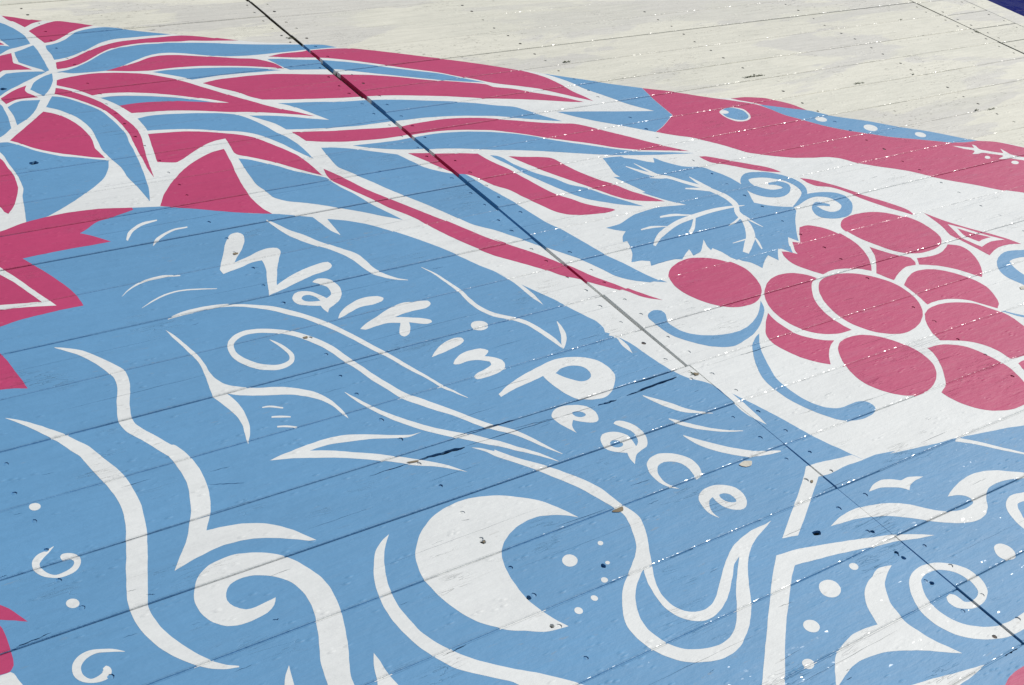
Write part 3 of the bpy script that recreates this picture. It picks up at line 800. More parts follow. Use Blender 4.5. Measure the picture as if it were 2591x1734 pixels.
white|3|bird|branch|3315.5,2034.8* 3348.4,2016.6 3377.8,1998.4* 3391.5,2018.0* 3398.0,2008.3 3388.6,1986.3 3406.1,1967.7 3428.3,1949.7 3445.7,1938.6* 3465.1,1964.8* 3465.1,1948.5 3464.1,1921.8 3494.1,1895.9 3544.1,1863.4* 3518.6,1845.2* 3474.0,1881.2 3447.2,1900.7 3441.5,1907.9 3405.2,1909.2 3391.3,1915.9* 3427.8,1926.2 3393.7,1952.3 3378.4,1963.8 3349.5,1964.7 3332.2,1970.3* 3360.3,1984.7 3335.8,2006.6
white|3|bird|dot|3370.5,1931.7 3365.3,1929.0 3359.6,1927.7 3354.5,1928.0 3351.0,1929.9 3349.8,1933.0 3351.1,1936.7 3354.7,1940.2 3359.8,1942.9 3365.5,1944.3 3370.6,1944.0 3374.2,1942.1 3375.4,1939.0 3374.1,1935.3
white|3|bird|dot|3439.8,1875.4 3433.8,1872.6 3426.9,1871.6 3420.3,1872.5 3415.4,1875.1 3413.2,1879.0 3414.0,1883.3 3417.8,1887.3 3423.8,1890.1 3430.7,1891.2 3437.4,1890.3 3442.3,1887.7 3444.5,1883.8 3443.6,1879.4
pink|2|bird|streak|2445.0,2245.5* 2465.7,2240.7 2499.1,2213.0 2531.8,2184.6 2565.2,2157.0 2590.0,2136.1 2610.6,2110.8 2618.3,2088.0* 2578.8,2106.1 2532.9,2138.8 2509.7,2161.0 2484.1,2183.9 2455.2,2203.2 2447.4,2220.3
pink|2|bird|streak|2644.8,2041.8* 2674.0,2019.5 2706.8,1979.9 2730.3,1943.7 2750.0,1904.4 2773.2,1868.6 2796.2,1833.1 2816.2,1789.8 2809.1,1756.7* 2791.7,1785.2 2771.9,1811.9 2751.2,1849.1 2731.7,1887.8 2715.7,1930.2 2692.2,1966.2 2654.3,1988.6 2646.1,2010.2
pink|2|bird|pennant|2843.5,1755.8* 2866.9,1703.0 2900.5,1651.4 2937.6,1603.1 2964.8,1562.9 2979.9,1529.2* 2947.2,1539.8 2897.0,1541.9 2832.5,1522.6* 2827.1,1568.3 2819.5,1612.9 2814.8,1640.0* 2834.9,1692.8
white|3|bird|pennant|2859.6,1685.5* 2887.7,1651.7 2915.9,1606.8 2952.0,1563.4* 2908.9,1571.0 2874.3,1567.2 2850.3,1561.2* 2839.2,1592.9 2835.4,1615.4 2846.2,1649.7
pink|4|bird|pennant|2867.7,1659.1* 2887.7,1625.8 2923.2,1587.0* 2891.3,1587.8 2867.0,1584.2* 2857.4,1607.2 2854.4,1625.3
blue|2|vine_leaf|leaf_blade|2161.1,2329.1* 2191.4,2326.8 2219.5,2321.4* 2222.0,2311.0* 2253.4,2289.2 2274.3,2268.0 2288.4,2258.5* 2307.0,2284.0* 2321.9,2252.2 2355.0,2212.6 2408.7,2189.9 2423.0,2161.4 2438.4,2128.0 2445.9,2092.8 2444.8,2060.9 2431.8,2029.1 2414.8,1999.2 2403.0,1975.1* 2434.7,1946.3 2471.9,1926.1 2491.9,1917.2 2489.6,1900.5* 2456.0,1871.3 2419.3,1833.9 2438.9,1854.4 2393.9,1804.3 2371.7,1775.9* 2358.4,1801.2* 2333.9,1774.0 2306.4,1733.1* 2289.0,1767.1* 2270.1,1750.7 2242.7,1720.3* 2233.8,1749.0* 2199.8,1727.6 2174.8,1707.1* 2170.2,1723.9 2164.9,1737.2 2149.1,1753.1* 2134.5,1781.5 2135.1,1790.5* 2131.1,1811.2 2122.2,1832.4* 2111.7,1824.7* 2115.2,1844.4 2129.3,1874.4* 2096.6,1843.6 2080.0,1830.6 2049.4,1821.5* 2059.4,1849.9* 2032.4,1833.3 2009.2,1818.0* 1993.6,1825.5 1954.7,1825.4 1914.0,1822.6* 1926.0,1841.6* 1908.6,1850.5 1878.3,1854.0* 1903.7,1882.3 1918.8,1906.8 1931.0,1936.7* 1916.6,1936.7* 1934.3,1958.8 1958.8,1977.2* 1937.4,1993.1 1921.2,2009.3* 1968.4,2013.7 2032.0,2037.1 2079.0,2045.1 2132.2,2047.2 2208.5,2032.0* 2177.5,2069.7 2153.8,2104.0 2138.4,2129.5* 2150.0,2129.0* 2135.0,2176.7 2120.7,2217.5* 2117.3,2227.7* 2136.7,2221.2* 2133.6,2240.4 2144.1,2273.7 2154.8,2307.5
white|3|vine_leaf|vein|2190.6,2265.7* 2194.7,2256.2* 2198.6,2246.6* 2202.7,2237.1* 2207.3,2227.8* 2212.5,2218.2* 2218.1,2208.5* 2224.2,2199.2* 2230.9,2191.1* 2238.6,2185.0* 2246.9,2180.5* 2255.0,2176.1* 2262.3,2170.4* 2268.7,2162.7* 2274.5,2153.7* 2280.2,2144.2* 2286.1,2135.0* 2292.4,2126.2* 2298.7,2117.6* 2304.8,2109.0* 2310.5,2100.4* 2315.8,2091.9* 2320.8,2083.6* 2325.3,2075.2* 2329.1,2066.5* 2332.1,2057.2* 2334.6,2047.5* 2336.5,2037.8* 2337.7,2028.8* 2338.1,2020.7* 2337.8,2013.1* 2336.9,2005.9* 2335.7,1998.9* 2334.3,1992.2* 2332.6,1986.3* 2330.5,1980.7* 2328.0,1975.8* 2324.6,1970.9* 2318.9,1964.2* 2311.4,1955.0* 2304.6,1944.2* 2301.1,1934.3* 2299.8,1926.0* 2298.7,1918.6* 2296.5,1911.4* 2292.7,1903.6* 2287.9,1895.2* 2282.6,1886.8* 2276.7,1878.3* 2270.1,1869.3* 2262.8,1860.1* 2255.9,1851.9* 2250.4,1845.9* 2246.6,1842.4* 2242.3,1838.6* 2235.3,1832.9* 2226.3,1825.4* 2216.8,1817.0* 2206.9,1808.1* 2196.5,1798.9* 2186.4,1789.9* 2194.7,1776.6* 2205.6,1784.2* 2216.9,1792.0* 2228.1,1799.7* 2238.1,1806.9* 2246.4,1812.8* 2255.1,1819.0* 2265.6,1827.5* 2276.4,1838.4* 2285.8,1850.2* 2293.5,1861.8* 2300.0,1873.0* 2305.6,1883.6* 2310.2,1893.5* 2314.0,1903.0* 2317.1,1912.1* 2320.0,1921.2* 2322.2,1930.3* 2323.5,1938.5* 2324.9,1945.4* 2326.8,1950.7* 2329.9,1955.4* 2335.2,1961.7* 2342.4,1970.2* 2349.2,1980.1* 2353.7,1989.1* 2356.4,1997.0* 2358.2,2004.4* 2359.3,2011.7* 2360.1,2019.3* 2360.2,2026.9* 2359.7,2034.8* 2358.5,2043.2* 2356.5,2052.2* 2353.9,2061.7* 2350.5,2071.3* 2346.6,2080.5* 2341.9,2089.0* 2336.5,2097.0* 2330.7,2104.8* 2324.7,2112.9* 2318.5,2121.1* 2311.9,2129.5* 2305.3,2137.9* 2298.9,2146.4* 2292.9,2155.4* 2287.1,2164.9* 2281.2,2174.1* 2274.6,2182.4* 2267.2,2188.8* 2259.4,2194.0* 2251.6,2198.9* 2244.4,2204.6* 2237.4,2211.9* 2230.4,2220.1* 2223.6,2228.6* 2217.1,2236.9* 2210.9,2244.8* 2205.0,2252.6* 2199.3,2260.5* 2193.4,2268.3*
white|3|vine_leaf|vein|2226.3,2273.2* 2227.4,2262.4* 2228.5,2251.6* 2229.6,2241.0* 2231.1,2230.7* 2233.0,2220.8* 2235.1,2211.2* 2237.3,2201.8* 2239.5,2192.4* 2249.7,2200.5* 2247.0,2209.6* 2244.4,2218.7* 2241.8,2227.9* 2239.1,2237.1* 2236.5,2246.5* 2233.8,2255.9* 2231.2,2265.4* 2228.5,2274.9*
white|3|vine_leaf|vein|2214.3,2189.3* 2221.1,2185.9* 2228.0,2182.3* 2234.8,2179.0* 2241.4,2176.4* 2247.6,2174.7* 2253.5,2173.7* 2259.3,2172.9* 2265.0,2172.0* 2271.8,2180.7* 2266.1,2181.7* 2260.6,2182.7* 2254.8,2183.7* 2248.4,2185.0* 2241.1,2186.6* 2233.1,2188.4* 2224.8,2190.3* 2216.7,2192.1*
white|3|vine_leaf|vein|2327.8,2156.5* 2327.1,2147.1* 2326.3,2137.7* 2325.8,2128.3* 2325.9,2118.4* 2326.8,2108.0* 2328.3,2097.2* 2330.1,2086.4* 2331.7,2075.8* 2346.6,2086.5* 2344.4,2096.8* 2342.1,2107.3* 2339.9,2117.5* 2337.9,2126.9* 2336.0,2135.4* 2334.3,2143.2* 2332.5,2150.8* 2330.8,2158.6*
white|3|vine_leaf|vein|2269.1,2104.5* 2275.9,2100.9* 2282.7,2097.3* 2289.5,2093.6* 2296.7,2089.6* 2304.3,2085.0* 2312.2,2079.9* 2320.3,2074.8* 2328.3,2069.6* 2337.6,2078.9* 2329.6,2084.1* 2321.6,2089.5* 2313.7,2094.6* 2305.6,2099.0* 2297.6,2102.4* 2289.7,2105.1* 2281.8,2107.5* 2274.0,2110.0*
white|3|vine_leaf|vein|2365.4,1974.0* 2354.9,1976.7* 2344.7,1979.4* 2334.0,1982.0* 2321.8,1984.3* 2308.3,1986.3* 2293.7,1988.2* 2277.9,1989.5* 2260.6,1989.9* 2241.0,1989.2* 2219.7,1987.7* 2198.4,1985.6* 2179.0,1983.3* 2162.0,1981.0* 2146.3,1978.5* 2131.0,1975.4* 2115.3,1971.4* 2098.6,1966.2* 2081.6,1960.1* 2065.9,1953.8* 2052.4,1948.0* 2041.8,1942.9* 2033.0,1938.1* 2025.1,1933.0* 2017.0,1927.3* 2008.2,1920.4* 1999.7,1913.1* 1991.7,1905.8* 1983.8,1898.8* 1985.6,1892.6* 1994.1,1898.0* 2002.5,1903.5* 2010.4,1908.4* 2017.9,1912.8* 2024.6,1916.4* 2030.6,1919.4* 2037.3,1922.6* 2046.8,1926.9* 2059.7,1932.8* 2074.9,1939.6* 2091.0,1946.4* 2106.5,1951.9* 2120.9,1955.8* 2135.3,1958.8* 2150.5,1961.4* 2167.4,1964.0* 2186.9,1966.9* 2208.3,1969.8* 2229.8,1972.3* 2249.5,1974.1* 2267.1,1974.9* 2283.6,1975.0* 2299.1,1974.7* 2313.8,1974.3* 2327.3,1973.9* 2339.6,1973.3* 2351.5,1972.7* 2363.7,1972.0*
white|3|vine_leaf|vein|2092.3,2000.5* 2102.0,1999.4* 2111.8,1998.5* 2121.3,1997.3* 2130.3,1995.8* 2138.9,1993.6* 2147.3,1990.8* 2155.4,1988.0* 2162.8,1985.7* 2169.1,1984.1* 2174.6,1983.0* 2179.7,1982.1* 2185.0,1981.0* 2187.2,1983.6* 2182.7,1985.6* 2178.4,1987.5* 2173.8,1989.6* 2168.4,1992.0* 2162.0,1995.4* 2155.0,1999.4* 2147.2,2003.3* 2138.5,2006.1* 2128.9,2007.5* 2118.6,2008.0* 2108.1,2008.0* 2097.8,2008.3*
white|3|vine_leaf|vein|2000.0,1967.0* 2008.4,1966.8* 2016.5,1966.7* 2024.8,1966.4* 2033.7,1965.7* 2043.7,1964.2* 2054.6,1962.2* 2065.9,1959.9* 2077.0,1957.8* 2079.1,1960.3* 2069.4,1964.2* 2059.6,1968.4* 2049.9,1972.1* 2040.2,1974.5* 2030.6,1975.0* 2021.2,1974.3* 2012.2,1973.0* 2003.1,1972.0*
white|3|vine_leaf|vein|2179.7,1970.3* 2170.3,1961.4* 2160.9,1952.6* 2152.1,1944.4* 2144.2,1937.4* 2137.0,1931.7* 2129.9,1926.5* 2122.4,1921.2* 2114.7,1915.6* 2117.4,1905.2* 2124.9,1910.7* 2132.5,1916.2* 2140.9,1922.5* 2149.7,1930.1* 2158.7,1939.0* 2167.3,1948.4* 2175.9,1957.9* 2184.3,1967.2*
white|3|vine_leaf|vein|2244.2,1903.3* 2252.4,1904.9* 2260.8,1906.4* 2269.3,1908.1* 2277.7,1910.5* 2285.9,1913.7* 2293.6,1917.4* 2300.9,1921.3* 2308.2,1924.9* 2309.7,1932.5* 2302.3,1928.7* 2295.1,1924.9* 2288.0,1921.4* 2280.7,1918.1* 2272.5,1915.0* 2263.6,1911.9* 2254.4,1908.8* 2245.4,1905.7*
white|3|vine_leaf|vein|2318.4,1928.4* 2318.4,1921.6* 2318.3,1915.0* 2318.5,1908.1* 2319.5,1900.5* 2321.5,1892.2* 2324.3,1883.4* 2327.5,1874.3* 2330.4,1865.4* 2332.6,1866.8* 2330.8,1876.6* 2328.9,1886.5* 2327.2,1896.1* 2325.9,1904.8* 2325.2,1912.3* 2324.8,1918.9* 2324.5,1925.3* 2324.2,1931.9*
white|3|vine_leaf|vein|2190.5,1830.3* 2198.8,1830.4* 2207.3,1830.5* 2215.5,1830.6* 2222.9,1830.9* 2229.3,1831.2* 2234.9,1831.7* 2240.3,1832.2* 2245.7,1832.7* 2248.3,1836.4* 2243.1,1836.3* 2238.0,1836.2* 2232.6,1836.1* 2226.3,1835.7* 2218.6,1835.1* 2209.9,1834.4* 2200.9,1833.5* 2192.1,1832.7*
white|3|vine_leaf|vein|2268.0,1833.8* 2265.2,1828.4* 2262.6,1823.1* 2259.8,1817.7* 2256.9,1811.8* 2253.6,1804.9* 2250.0,1797.1* 2246.3,1789.0* 2242.6,1781.1* 2248.7,1782.7* 2253.2,1790.8* 2257.9,1799.1* 2262.3,1807.2* 2265.8,1814.5* 2268.0,1820.6* 2269.1,1825.6* 2269.8,1830.1* 2270.6,1834.8*
blue|2|vine_tendril|curl|2492.2,1914.3* 2500.2,1915.9* 2508.2,1917.4* 2516.9,1919.5* 2526.5,1922.6* 2537.2,1926.8* 2548.9,1932.0* 2561.3,1938.3* 2573.6,1945.8* 2585.0,1954.2* 2595.6,1963.5* 2605.3,1973.9* 2613.2,1984.7* 2618.9,1995.3* 2622.7,2005.6* 2624.9,2015.7* 2625.6,2025.7* 2624.6,2035.6* 2622.1,2045.7* 2618.4,2055.5* 2613.6,2064.9* 2607.6,2073.9* 2600.4,2082.6* 2592.4,2090.6* 2583.9,2097.5* 2574.5,2103.2* 2564.4,2107.9* 2554.3,2111.6* 2544.9,2114.6* 2536.1,2117.2* 2527.5,2119.2* 2518.4,2120.0* 2508.1,2119.0* 2496.3,2115.4* 2482.9,2108.7* 2468.2,2098.0* 2455.2,2084.6* 2446.5,2071.7* 2440.7,2059.6* 2437.1,2047.8* 2435.7,2036.6* 2436.7,2026.3* 2439.4,2016.7* 2443.4,2007.8* 2448.3,2000.0* 2454.3,1993.3* 2461.5,1987.5* 2469.4,1982.7* 2477.8,1978.8* 2486.8,1976.0* 2496.5,1974.1* 2506.7,1973.5* 2517.5,1974.4* 2529.7,1977.6* 2542.6,1983.1* 2556.1,1991.0* 2571.8,2004.1* 2581.1,2018.5* 2582.0,2026.8* 2580.2,2032.4* 2577.7,2037.0* 2574.6,2041.0* 2570.6,2044.7* 2565.8,2047.7* 2560.1,2049.9* 2553.4,2051.1* 2546.0,2051.5* 2538.5,2051.4* 2531.2,2051.5* 2522.3,2041.6* 2527.6,2039.3* 2533.0,2037.2* 2537.8,2034.9* 2541.7,2032.2* 2544.9,2029.0* 2547.8,2025.5* 2549.7,2021.7* 2550.3,2017.6* 2549.5,2012.8* 2547.7,2007.9* 2545.7,2005.6* 2548.5,2010.5* 2552.9,2014.9* 2551.3,2014.5* 2547.3,2013.1* 2542.5,2011.9* 2536.2,2011.2* 2528.2,2011.1* 2520.0,2011.9* 2512.4,2013.7* 2505.6,2017.0* 2499.2,2021.5* 2493.4,2027.0* 2488.6,2033.0* 2484.4,2039.8* 2480.9,2047.5* 2478.7,2055.4* 2478.1,2062.5* 2479.4,2069.2* 2482.1,2076.0* 2485.1,2081.7* 2486.4,2084.0* 2485.0,2083.0* 2484.2,2083.0* 2485.8,2084.6* 2489.5,2086.7* 2495.0,2088.3* 2502.3,2088.9* 2510.7,2088.6* 2519.6,2087.3* 2529.0,2085.1* 2538.7,2081.9* 2548.2,2077.8* 2556.9,2072.8* 2565.3,2066.8* 2573.4,2059.7* 2580.6,2051.9* 2586.2,2043.7* 2590.0,2034.9* 2592.5,2025.3* 2593.7,2015.6* 2594.0,2006.7* 2593.3,1998.5* 2591.7,1990.9* 2589.3,1984.1* 2586.4,1978.5* 2583.1,1974.0* 2579.2,1970.0* 2574.1,1965.6* 2568.2,1960.9* 2561.0,1955.9* 2551.6,1950.2* 2541.2,1944.2* 2531.1,1938.6* 2522.0,1933.5* 2513.0,1928.7* 2503.7,1924.0* 2494.2,1919.1*
blue|2|vine_tendril|curl|2525.6,1922.7* 2537.2,1926.5* 2548.7,1930.5* 2559.1,1933.7* 2568.3,1936.0* 2577.0,1937.7* 2585.8,1938.9* 2594.5,1939.3* 2603.1,1938.5* 2611.8,1936.4* 2620.3,1933.1* 2628.0,1928.9* 2634.1,1924.0* 2638.6,1918.5* 2641.9,1912.2* 2643.9,1905.4* 2644.7,1898.5* 2644.6,1891.2* 2643.6,1883.7* 2641.5,1877.4* 2639.3,1874.1* 2637.1,1872.5* 2634.2,1870.3* 2632.1,1869.0* 2633.5,1869.7* 2633.8,1869.0* 2627.8,1865.5* 2618.9,1861.7* 2609.9,1859.0* 2601.9,1857.8* 2594.2,1857.6* 2587.2,1858.6* 2581.2,1860.7* 2576.2,1864.3* 2572.2,1869.2* 2569.5,1874.6* 2567.8,1879.2* 2567.0,1883.6* 2566.9,1888.7* 2567.3,1893.5* 2567.5,1896.1* 2566.1,1895.7* 2564.4,1895.4* 2564.4,1896.4* 2566.1,1897.9* 2569.9,1898.6* 2575.1,1897.8* 2580.5,1896.1* 2585.7,1894.4* 2590.3,1892.6* 2594.6,1890.4* 2598.8,1888.0* 2603.2,1885.6* 2612.2,1892.9* 2609.4,1896.5* 2606.7,1900.3* 2603.6,1903.9* 2599.9,1907.1* 2595.4,1909.9* 2590.2,1912.5* 2584.4,1914.4* 2577.7,1915.0* 2569.0,1912.9* 2558.5,1907.8* 2547.4,1899.4* 2538.6,1889.4* 2533.0,1880.1* 2529.0,1870.7* 2526.8,1861.2* 2527.2,1852.7* 2530.9,1846.1* 2536.8,1841.1* 2543.8,1837.0* 2550.9,1833.5* 2558.1,1830.5* 2565.9,1828.1* 2574.3,1826.4* 2583.1,1825.4* 2592.4,1824.7* 2603.1,1824.7* 2616.8,1827.1* 2635.3,1834.8* 2654.4,1847.6* 2669.9,1861.5* 2682.4,1876.0* 2691.2,1890.6* 2694.7,1902.8* 2694.0,1912.4* 2691.4,1920.3* 2687.6,1927.1* 2682.7,1933.1* 2676.5,1938.5* 2669.2,1943.2* 2661.2,1947.2* 2652.0,1950.7* 2641.7,1953.6* 2631.2,1955.8* 2621.2,1957.6* 2612.1,1959.0* 2603.3,1960.1* 2593.7,1960.2* 2582.5,1958.6* 2569.7,1954.7* 2556.6,1949.3* 2544.1,1943.7* 2532.1,1938.5*
blue|2|vine_tendril|curl|1768.1,1658.3 1788.8,1664.4 1804.8,1656.6 1804.5,1640.2 1786.9,1611.6 1789.1,1588.1 1800.0,1564.5 1820.2,1546.6 1852.5,1531.9 1890.0,1522.7 1932.0,1522.7 1970.2,1533.0 2009.1,1553.5 2037.8,1575.7 2061.7,1597.0* 2048.4,1571.4 2023.1,1547.8 1988.6,1522.1 1948.1,1499.9 1902.9,1486.9 1865.0,1480.8 1836.7,1489.6 1808.1,1507.8 1781.1,1537.8 1762.5,1567.5 1756.2,1601.7 1755.8,1627.6 1756.0,1643.7
blue|2|vine_tendril|curl|1959.2,1495.3* 1933.6,1467.7 1912.8,1438.9 1894.9,1403.7 1874.0,1358.9 1868.8,1326.0 1870.1,1291.0 1879.5,1255.7 1897.7,1229.2 1921.1,1216.6 1947.0,1214.7 1975.6,1215.0 1997.0,1208.4 2003.2,1192.6 1996.3,1178.8 1978.0,1170.1 1941.7,1167.0 1915.9,1173.1 1890.7,1188.2 1868.6,1218.9 1849.8,1257.7 1841.4,1289.5 1838.7,1327.6 1844.4,1365.8 1863.9,1404.9 1889.8,1442.5 1914.3,1469.5 1940.4,1487.0
blue|2|vine_tendril|curl|3042.3,1452.8* 3032.9,1462.2* 3023.7,1471.9* 3013.7,1481.4* 3001.9,1489.6* 2987.9,1496.0* 2972.5,1500.9* 2957.2,1504.9* 2943.3,1508.5* 2930.9,1512.3* 2918.7,1515.9* 2905.5,1518.4* 2889.1,1518.0* 2868.8,1513.3* 2846.8,1504.6* 2825.3,1492.4* 2806.5,1477.7* 2793.8,1463.1* 2786.7,1450.3* 2783.0,1438.8* 2781.4,1428.0* 2782.2,1417.7* 2785.1,1408.2* 2788.9,1398.8* 2792.4,1388.8* 2795.2,1377.3* 2797.9,1364.6* 2801.2,1352.1* 2805.4,1341.0* 2811.0,1332.0* 2817.5,1324.6* 2824.2,1318.1* 2830.6,1311.4* 2869.4,1332.3* 2865.0,1340.4* 2860.6,1348.2* 2856.5,1356.1* 2852.8,1365.0* 2849.1,1375.5* 2845.4,1387.4* 2842.3,1399.7* 2840.6,1411.6* 2840.3,1422.9* 2841.1,1433.8* 2843.1,1443.9* 2846.0,1452.8* 2849.9,1461.1* 2854.4,1468.7* 2858.3,1473.8* 2859.4,1475.1* 2858.1,1474.8* 2857.8,1475.7* 2859.0,1477.6* 2862.5,1479.8* 2870.3,1482.0* 2882.4,1483.3* 2896.2,1483.1* 2910.2,1481.7* 2924.3,1479.0* 2938.1,1475.1* 2951.0,1469.9* 2961.9,1463.6* 2970.5,1455.6* 2977.7,1445.7* 2984.3,1434.9* 2991.4,1424.3*
blue|2|vine_tendril|curl|2624.9,1321.4* 2628.1,1316.3* 2631.1,1311.1* 2634.3,1306.0* 2637.7,1300.9* 2641.0,1296.5* 2644.1,1292.6* 2648.0,1288.0* 2653.5,1281.7* 2661.2,1273.1* 2670.5,1262.9* 2680.5,1252.0* 2690.1,1241.4* 2702.7,1248.6* 2692.3,1258.8* 2681.7,1269.4* 2671.6,1279.3* 2663.2,1287.5* 2657.0,1293.4* 2652.5,1297.5* 2648.7,1301.1* 2644.7,1305.0* 2640.5,1309.5* 2636.5,1314.1* 2632.5,1318.8* 2628.4,1323.4*
pink|2|grape_cluster|grape|1932.1,1779.2 1953.9,1796.2 1988.0,1810.5 2029.3,1815.6 2061.5,1807.1 2093.9,1787.1 2119.7,1754.6 2130.2,1716.9 2120.5,1669.4 2100.6,1634.1 2073.1,1609.8 2039.6,1595.5 2004.6,1594.6 1970.3,1604.3 1940.2,1628.7 1917.7,1661.6 1906.5,1697.1 1905.7,1728.9 1917.1,1759.9
pink|2|grape_cluster|grape|2551.5,1796.4 2580.2,1815.9 2626.3,1825.2 2672.9,1823.4 2716.0,1812.3 2747.3,1790.4 2773.6,1758.9 2787.3,1727.6 2789.4,1692.2 2783.4,1655.9 2768.6,1631.9 2740.7,1613.2 2701.0,1603.5 2651.9,1603.5 2608.9,1618.2 2580.5,1645.1 2561.6,1680.5 2546.7,1714.7 2539.1,1750.6 2540.7,1779.2
pink|2|grape_cluster|grape|2428.4,1828.9* 2459.2,1828.5 2490.8,1803.5 2508.9,1765.9 2514.5,1722.6 2507.7,1684.6 2492.9,1650.4 2469.3,1616.3 2442.5,1589.8* 2422.6,1607.4 2385.0,1624.3 2344.2,1632.5 2305.2,1626.6* 2283.5,1657.5 2267.2,1694.1 2271.7,1730.7 2282.7,1749.9* 2301.4,1738.9 2314.2,1724.6* 2324.7,1745.8 2351.9,1779.3* 2370.0,1767.7* 2400.8,1801.8
pink|2|grape_cluster|grape|2534.7,1680.1* 2547.5,1657.5 2568.5,1629.5 2601.9,1596.9* 2594.9,1575.8 2584.3,1565.8* 2551.5,1569.1 2506.7,1555.7 2465.9,1535.3* 2456.9,1552.3 2446.8,1577.5* 2483.3,1610.9 2513.2,1642.6
pink|2|grape_cluster|grape|2617.1,1589.5* 2656.9,1582.3 2700.9,1583.2 2741.8,1596.3 2764.2,1606.8* 2790.9,1590.2 2795.6,1563.7 2782.0,1528.1 2760.2,1496.4 2732.6,1467.8 2712.6,1454.7* 2698.3,1477.3 2676.8,1509.0 2648.6,1535.5 2620.3,1551.9 2595.6,1563.8*
pink|2|grape_cluster|grape|2472.4,1508.9* 2512.3,1530.7 2557.0,1543.8 2602.9,1537.6 2637.4,1516.5 2662.1,1487.5 2680.2,1453.5 2683.5,1418.0 2671.5,1385.3 2649.4,1353.7 2623.5,1337.4* 2602.8,1365.2 2582.8,1391.4 2553.5,1410.4 2515.4,1422.1 2483.3,1424.1 2457.4,1421.6* 2467.1,1463.1
pink|2|grape_cluster|grape|2097.5,1621.1 2134.2,1649.5 2169.6,1664.7 2203.7,1667.6 2237.1,1659.1 2264.3,1638.8 2276.2,1619.3* 2251.2,1610.7 2222.7,1585.7 2197.0,1553.2 2179.4,1511.5 2174.4,1472.6 2178.0,1437.5 2183.4,1418.7* 2139.3,1420.5 2103.4,1434.1 2076.6,1456.3 2060.7,1489.2 2055.1,1528.1 2062.5,1565.7 2077.6,1597.5
pink|2|grape_cluster|grape|2250.2,1589.3 2277.5,1607.7 2315.0,1615.3 2354.3,1611.2 2393.2,1596.0 2429.5,1563.1 2452.9,1524.0 2456.6,1478.3 2444.8,1439.6 2421.2,1406.5 2384.7,1379.7 2342.7,1362.9 2298.6,1357.7 2262.6,1368.0 2228.2,1393.5 2204.5,1433.3 2198.9,1476.2 2206.7,1517.8 2224.0,1556.6
pink|2|grape_cluster|grape|2040.6,1550.8* 2035.2,1522.8 2036.3,1489.3 2041.9,1460.9 2057.9,1438.1 2084.5,1416.1 2109.0,1403.9* 2077.5,1388.3 2052.8,1367.3 2028.2,1339.4* 2002.4,1360.9 1982.3,1387.9 1968.7,1421.6 1961.6,1452.8 1970.7,1484.0 2000.6,1517.2
pink|2|grape_cluster|grape|2091.7,1376.0 2122.2,1395.1 2157.7,1399.8 2191.8,1393.4 2220.2,1377.0 2243.2,1351.1 2261.9,1317.2 2268.4,1282.3 2262.8,1246.7 2238.5,1213.7 2206.0,1191.3 2168.9,1177.7 2129.4,1174.4 2095.1,1187.7 2064.9,1217.2 2047.6,1254.1 2049.0,1295.3 2065.0,1337.3
pink|2|grape_cluster|grape|2415.2,1395.0* 2445.7,1407.2 2489.9,1410.7 2539.7,1399.3 2582.3,1377.1 2603.2,1347.0 2622.5,1307.0 2619.0,1255.8 2604.1,1213.9 2576.2,1185.2 2536.0,1169.1 2505.0,1172.5 2461.3,1178.1* 2458.8,1214.8 2444.3,1247.2 2418.6,1271.2 2384.7,1288.7 2357.4,1300.1* 2366.9,1332.7 2390.3,1370.5
pink|2|grape_cluster|grape|2300.5,1291.3* 2336.0,1289.3 2370.2,1277.0 2397.9,1254.9 2414.2,1223.9 2423.3,1187.9 2426.0,1151.8 2409.8,1102.9 2387.7,1070.0 2347.8,1049.0 2305.6,1046.1 2270.9,1052.3 2237.5,1067.1 2212.8,1088.4 2195.9,1116.1 2189.0,1139.5 2188.3,1158.6* 2220.2,1173.2 2250.8,1202.3 2280.3,1239.3 2296.7,1270.3
pink|2|grape_cluster|grape|2463.0,1158.1* 2488.3,1160.2 2541.1,1147.4 2558.9,1114.0 2526.7,1083.3 2470.5,1076.5 2445.6,1099.7 2451.5,1133.3
pink|2|pink_leaf|leaf_blade|461.8,2457.8* 604.3,2475.1 657.8,2493.8 709.8,2503.3 760.9,2506.6 827.3,2501.2 897.1,2482.1* 897.6,2472.3 865.0,2461.8 834.6,2454.5 804.7,2447.3 772.8,2423.4 755.2,2413.0* 773.6,2397.1 804.7,2357.9* 759.8,2357.6 695.1,2358.3 615.1,2354.4* 628.6,2318.2 645.3,2273.4 659.9,2223.8 668.0,2183.8 668.8,2159.2 668.4,2138.4* 622.7,2139.1 577.6,2137.1 532.6,2132.5 502.0,2125.3 375.3,2115.0*
white|3|pink_leaf|vein|538.6,2407.7* 563.8,2336.8 573.7,2308.9 587.6,2264.7 602.5,2215.9 620.5,2157.8* 587.1,2167.1 546.3,2177.7 518.8,2183.0 478.4,2191.9* 482.0,2204.9* 523.4,2198.7 564.4,2189.2 599.0,2181.2* 588.3,2218.5 573.3,2267.3 555.9,2309.5 530.4,2378.4*
pink|2|pink_leaf|leaf_point|417.4,2070.6* 477.0,2040.1 479.6,2034.8* 483.4,2005.8 485.8,1968.4 488.6,1941.8 489.6,1916.2* 469.9,1924.8 445.2,1931.5 384.2,1947.4*
pink|2|pink_leaf|leaf_point|263.2,1459.1* 294.6,1416.6 303.6,1402.9 311.5,1385.4 319.0,1365.9* 304.1,1375.5 285.8,1386.7 249.3,1408.5*
pink|2|pink_leaf|leaf_point|250.1,1411.5* 282.5,1375.2 283.8,1361.4 284.2,1345.0 282.1,1323.7 279.9,1305.9 277.6,1294.6* 270.8,1285.8 262.4,1285.6 256.4,1286.3 218.1,1295.0*
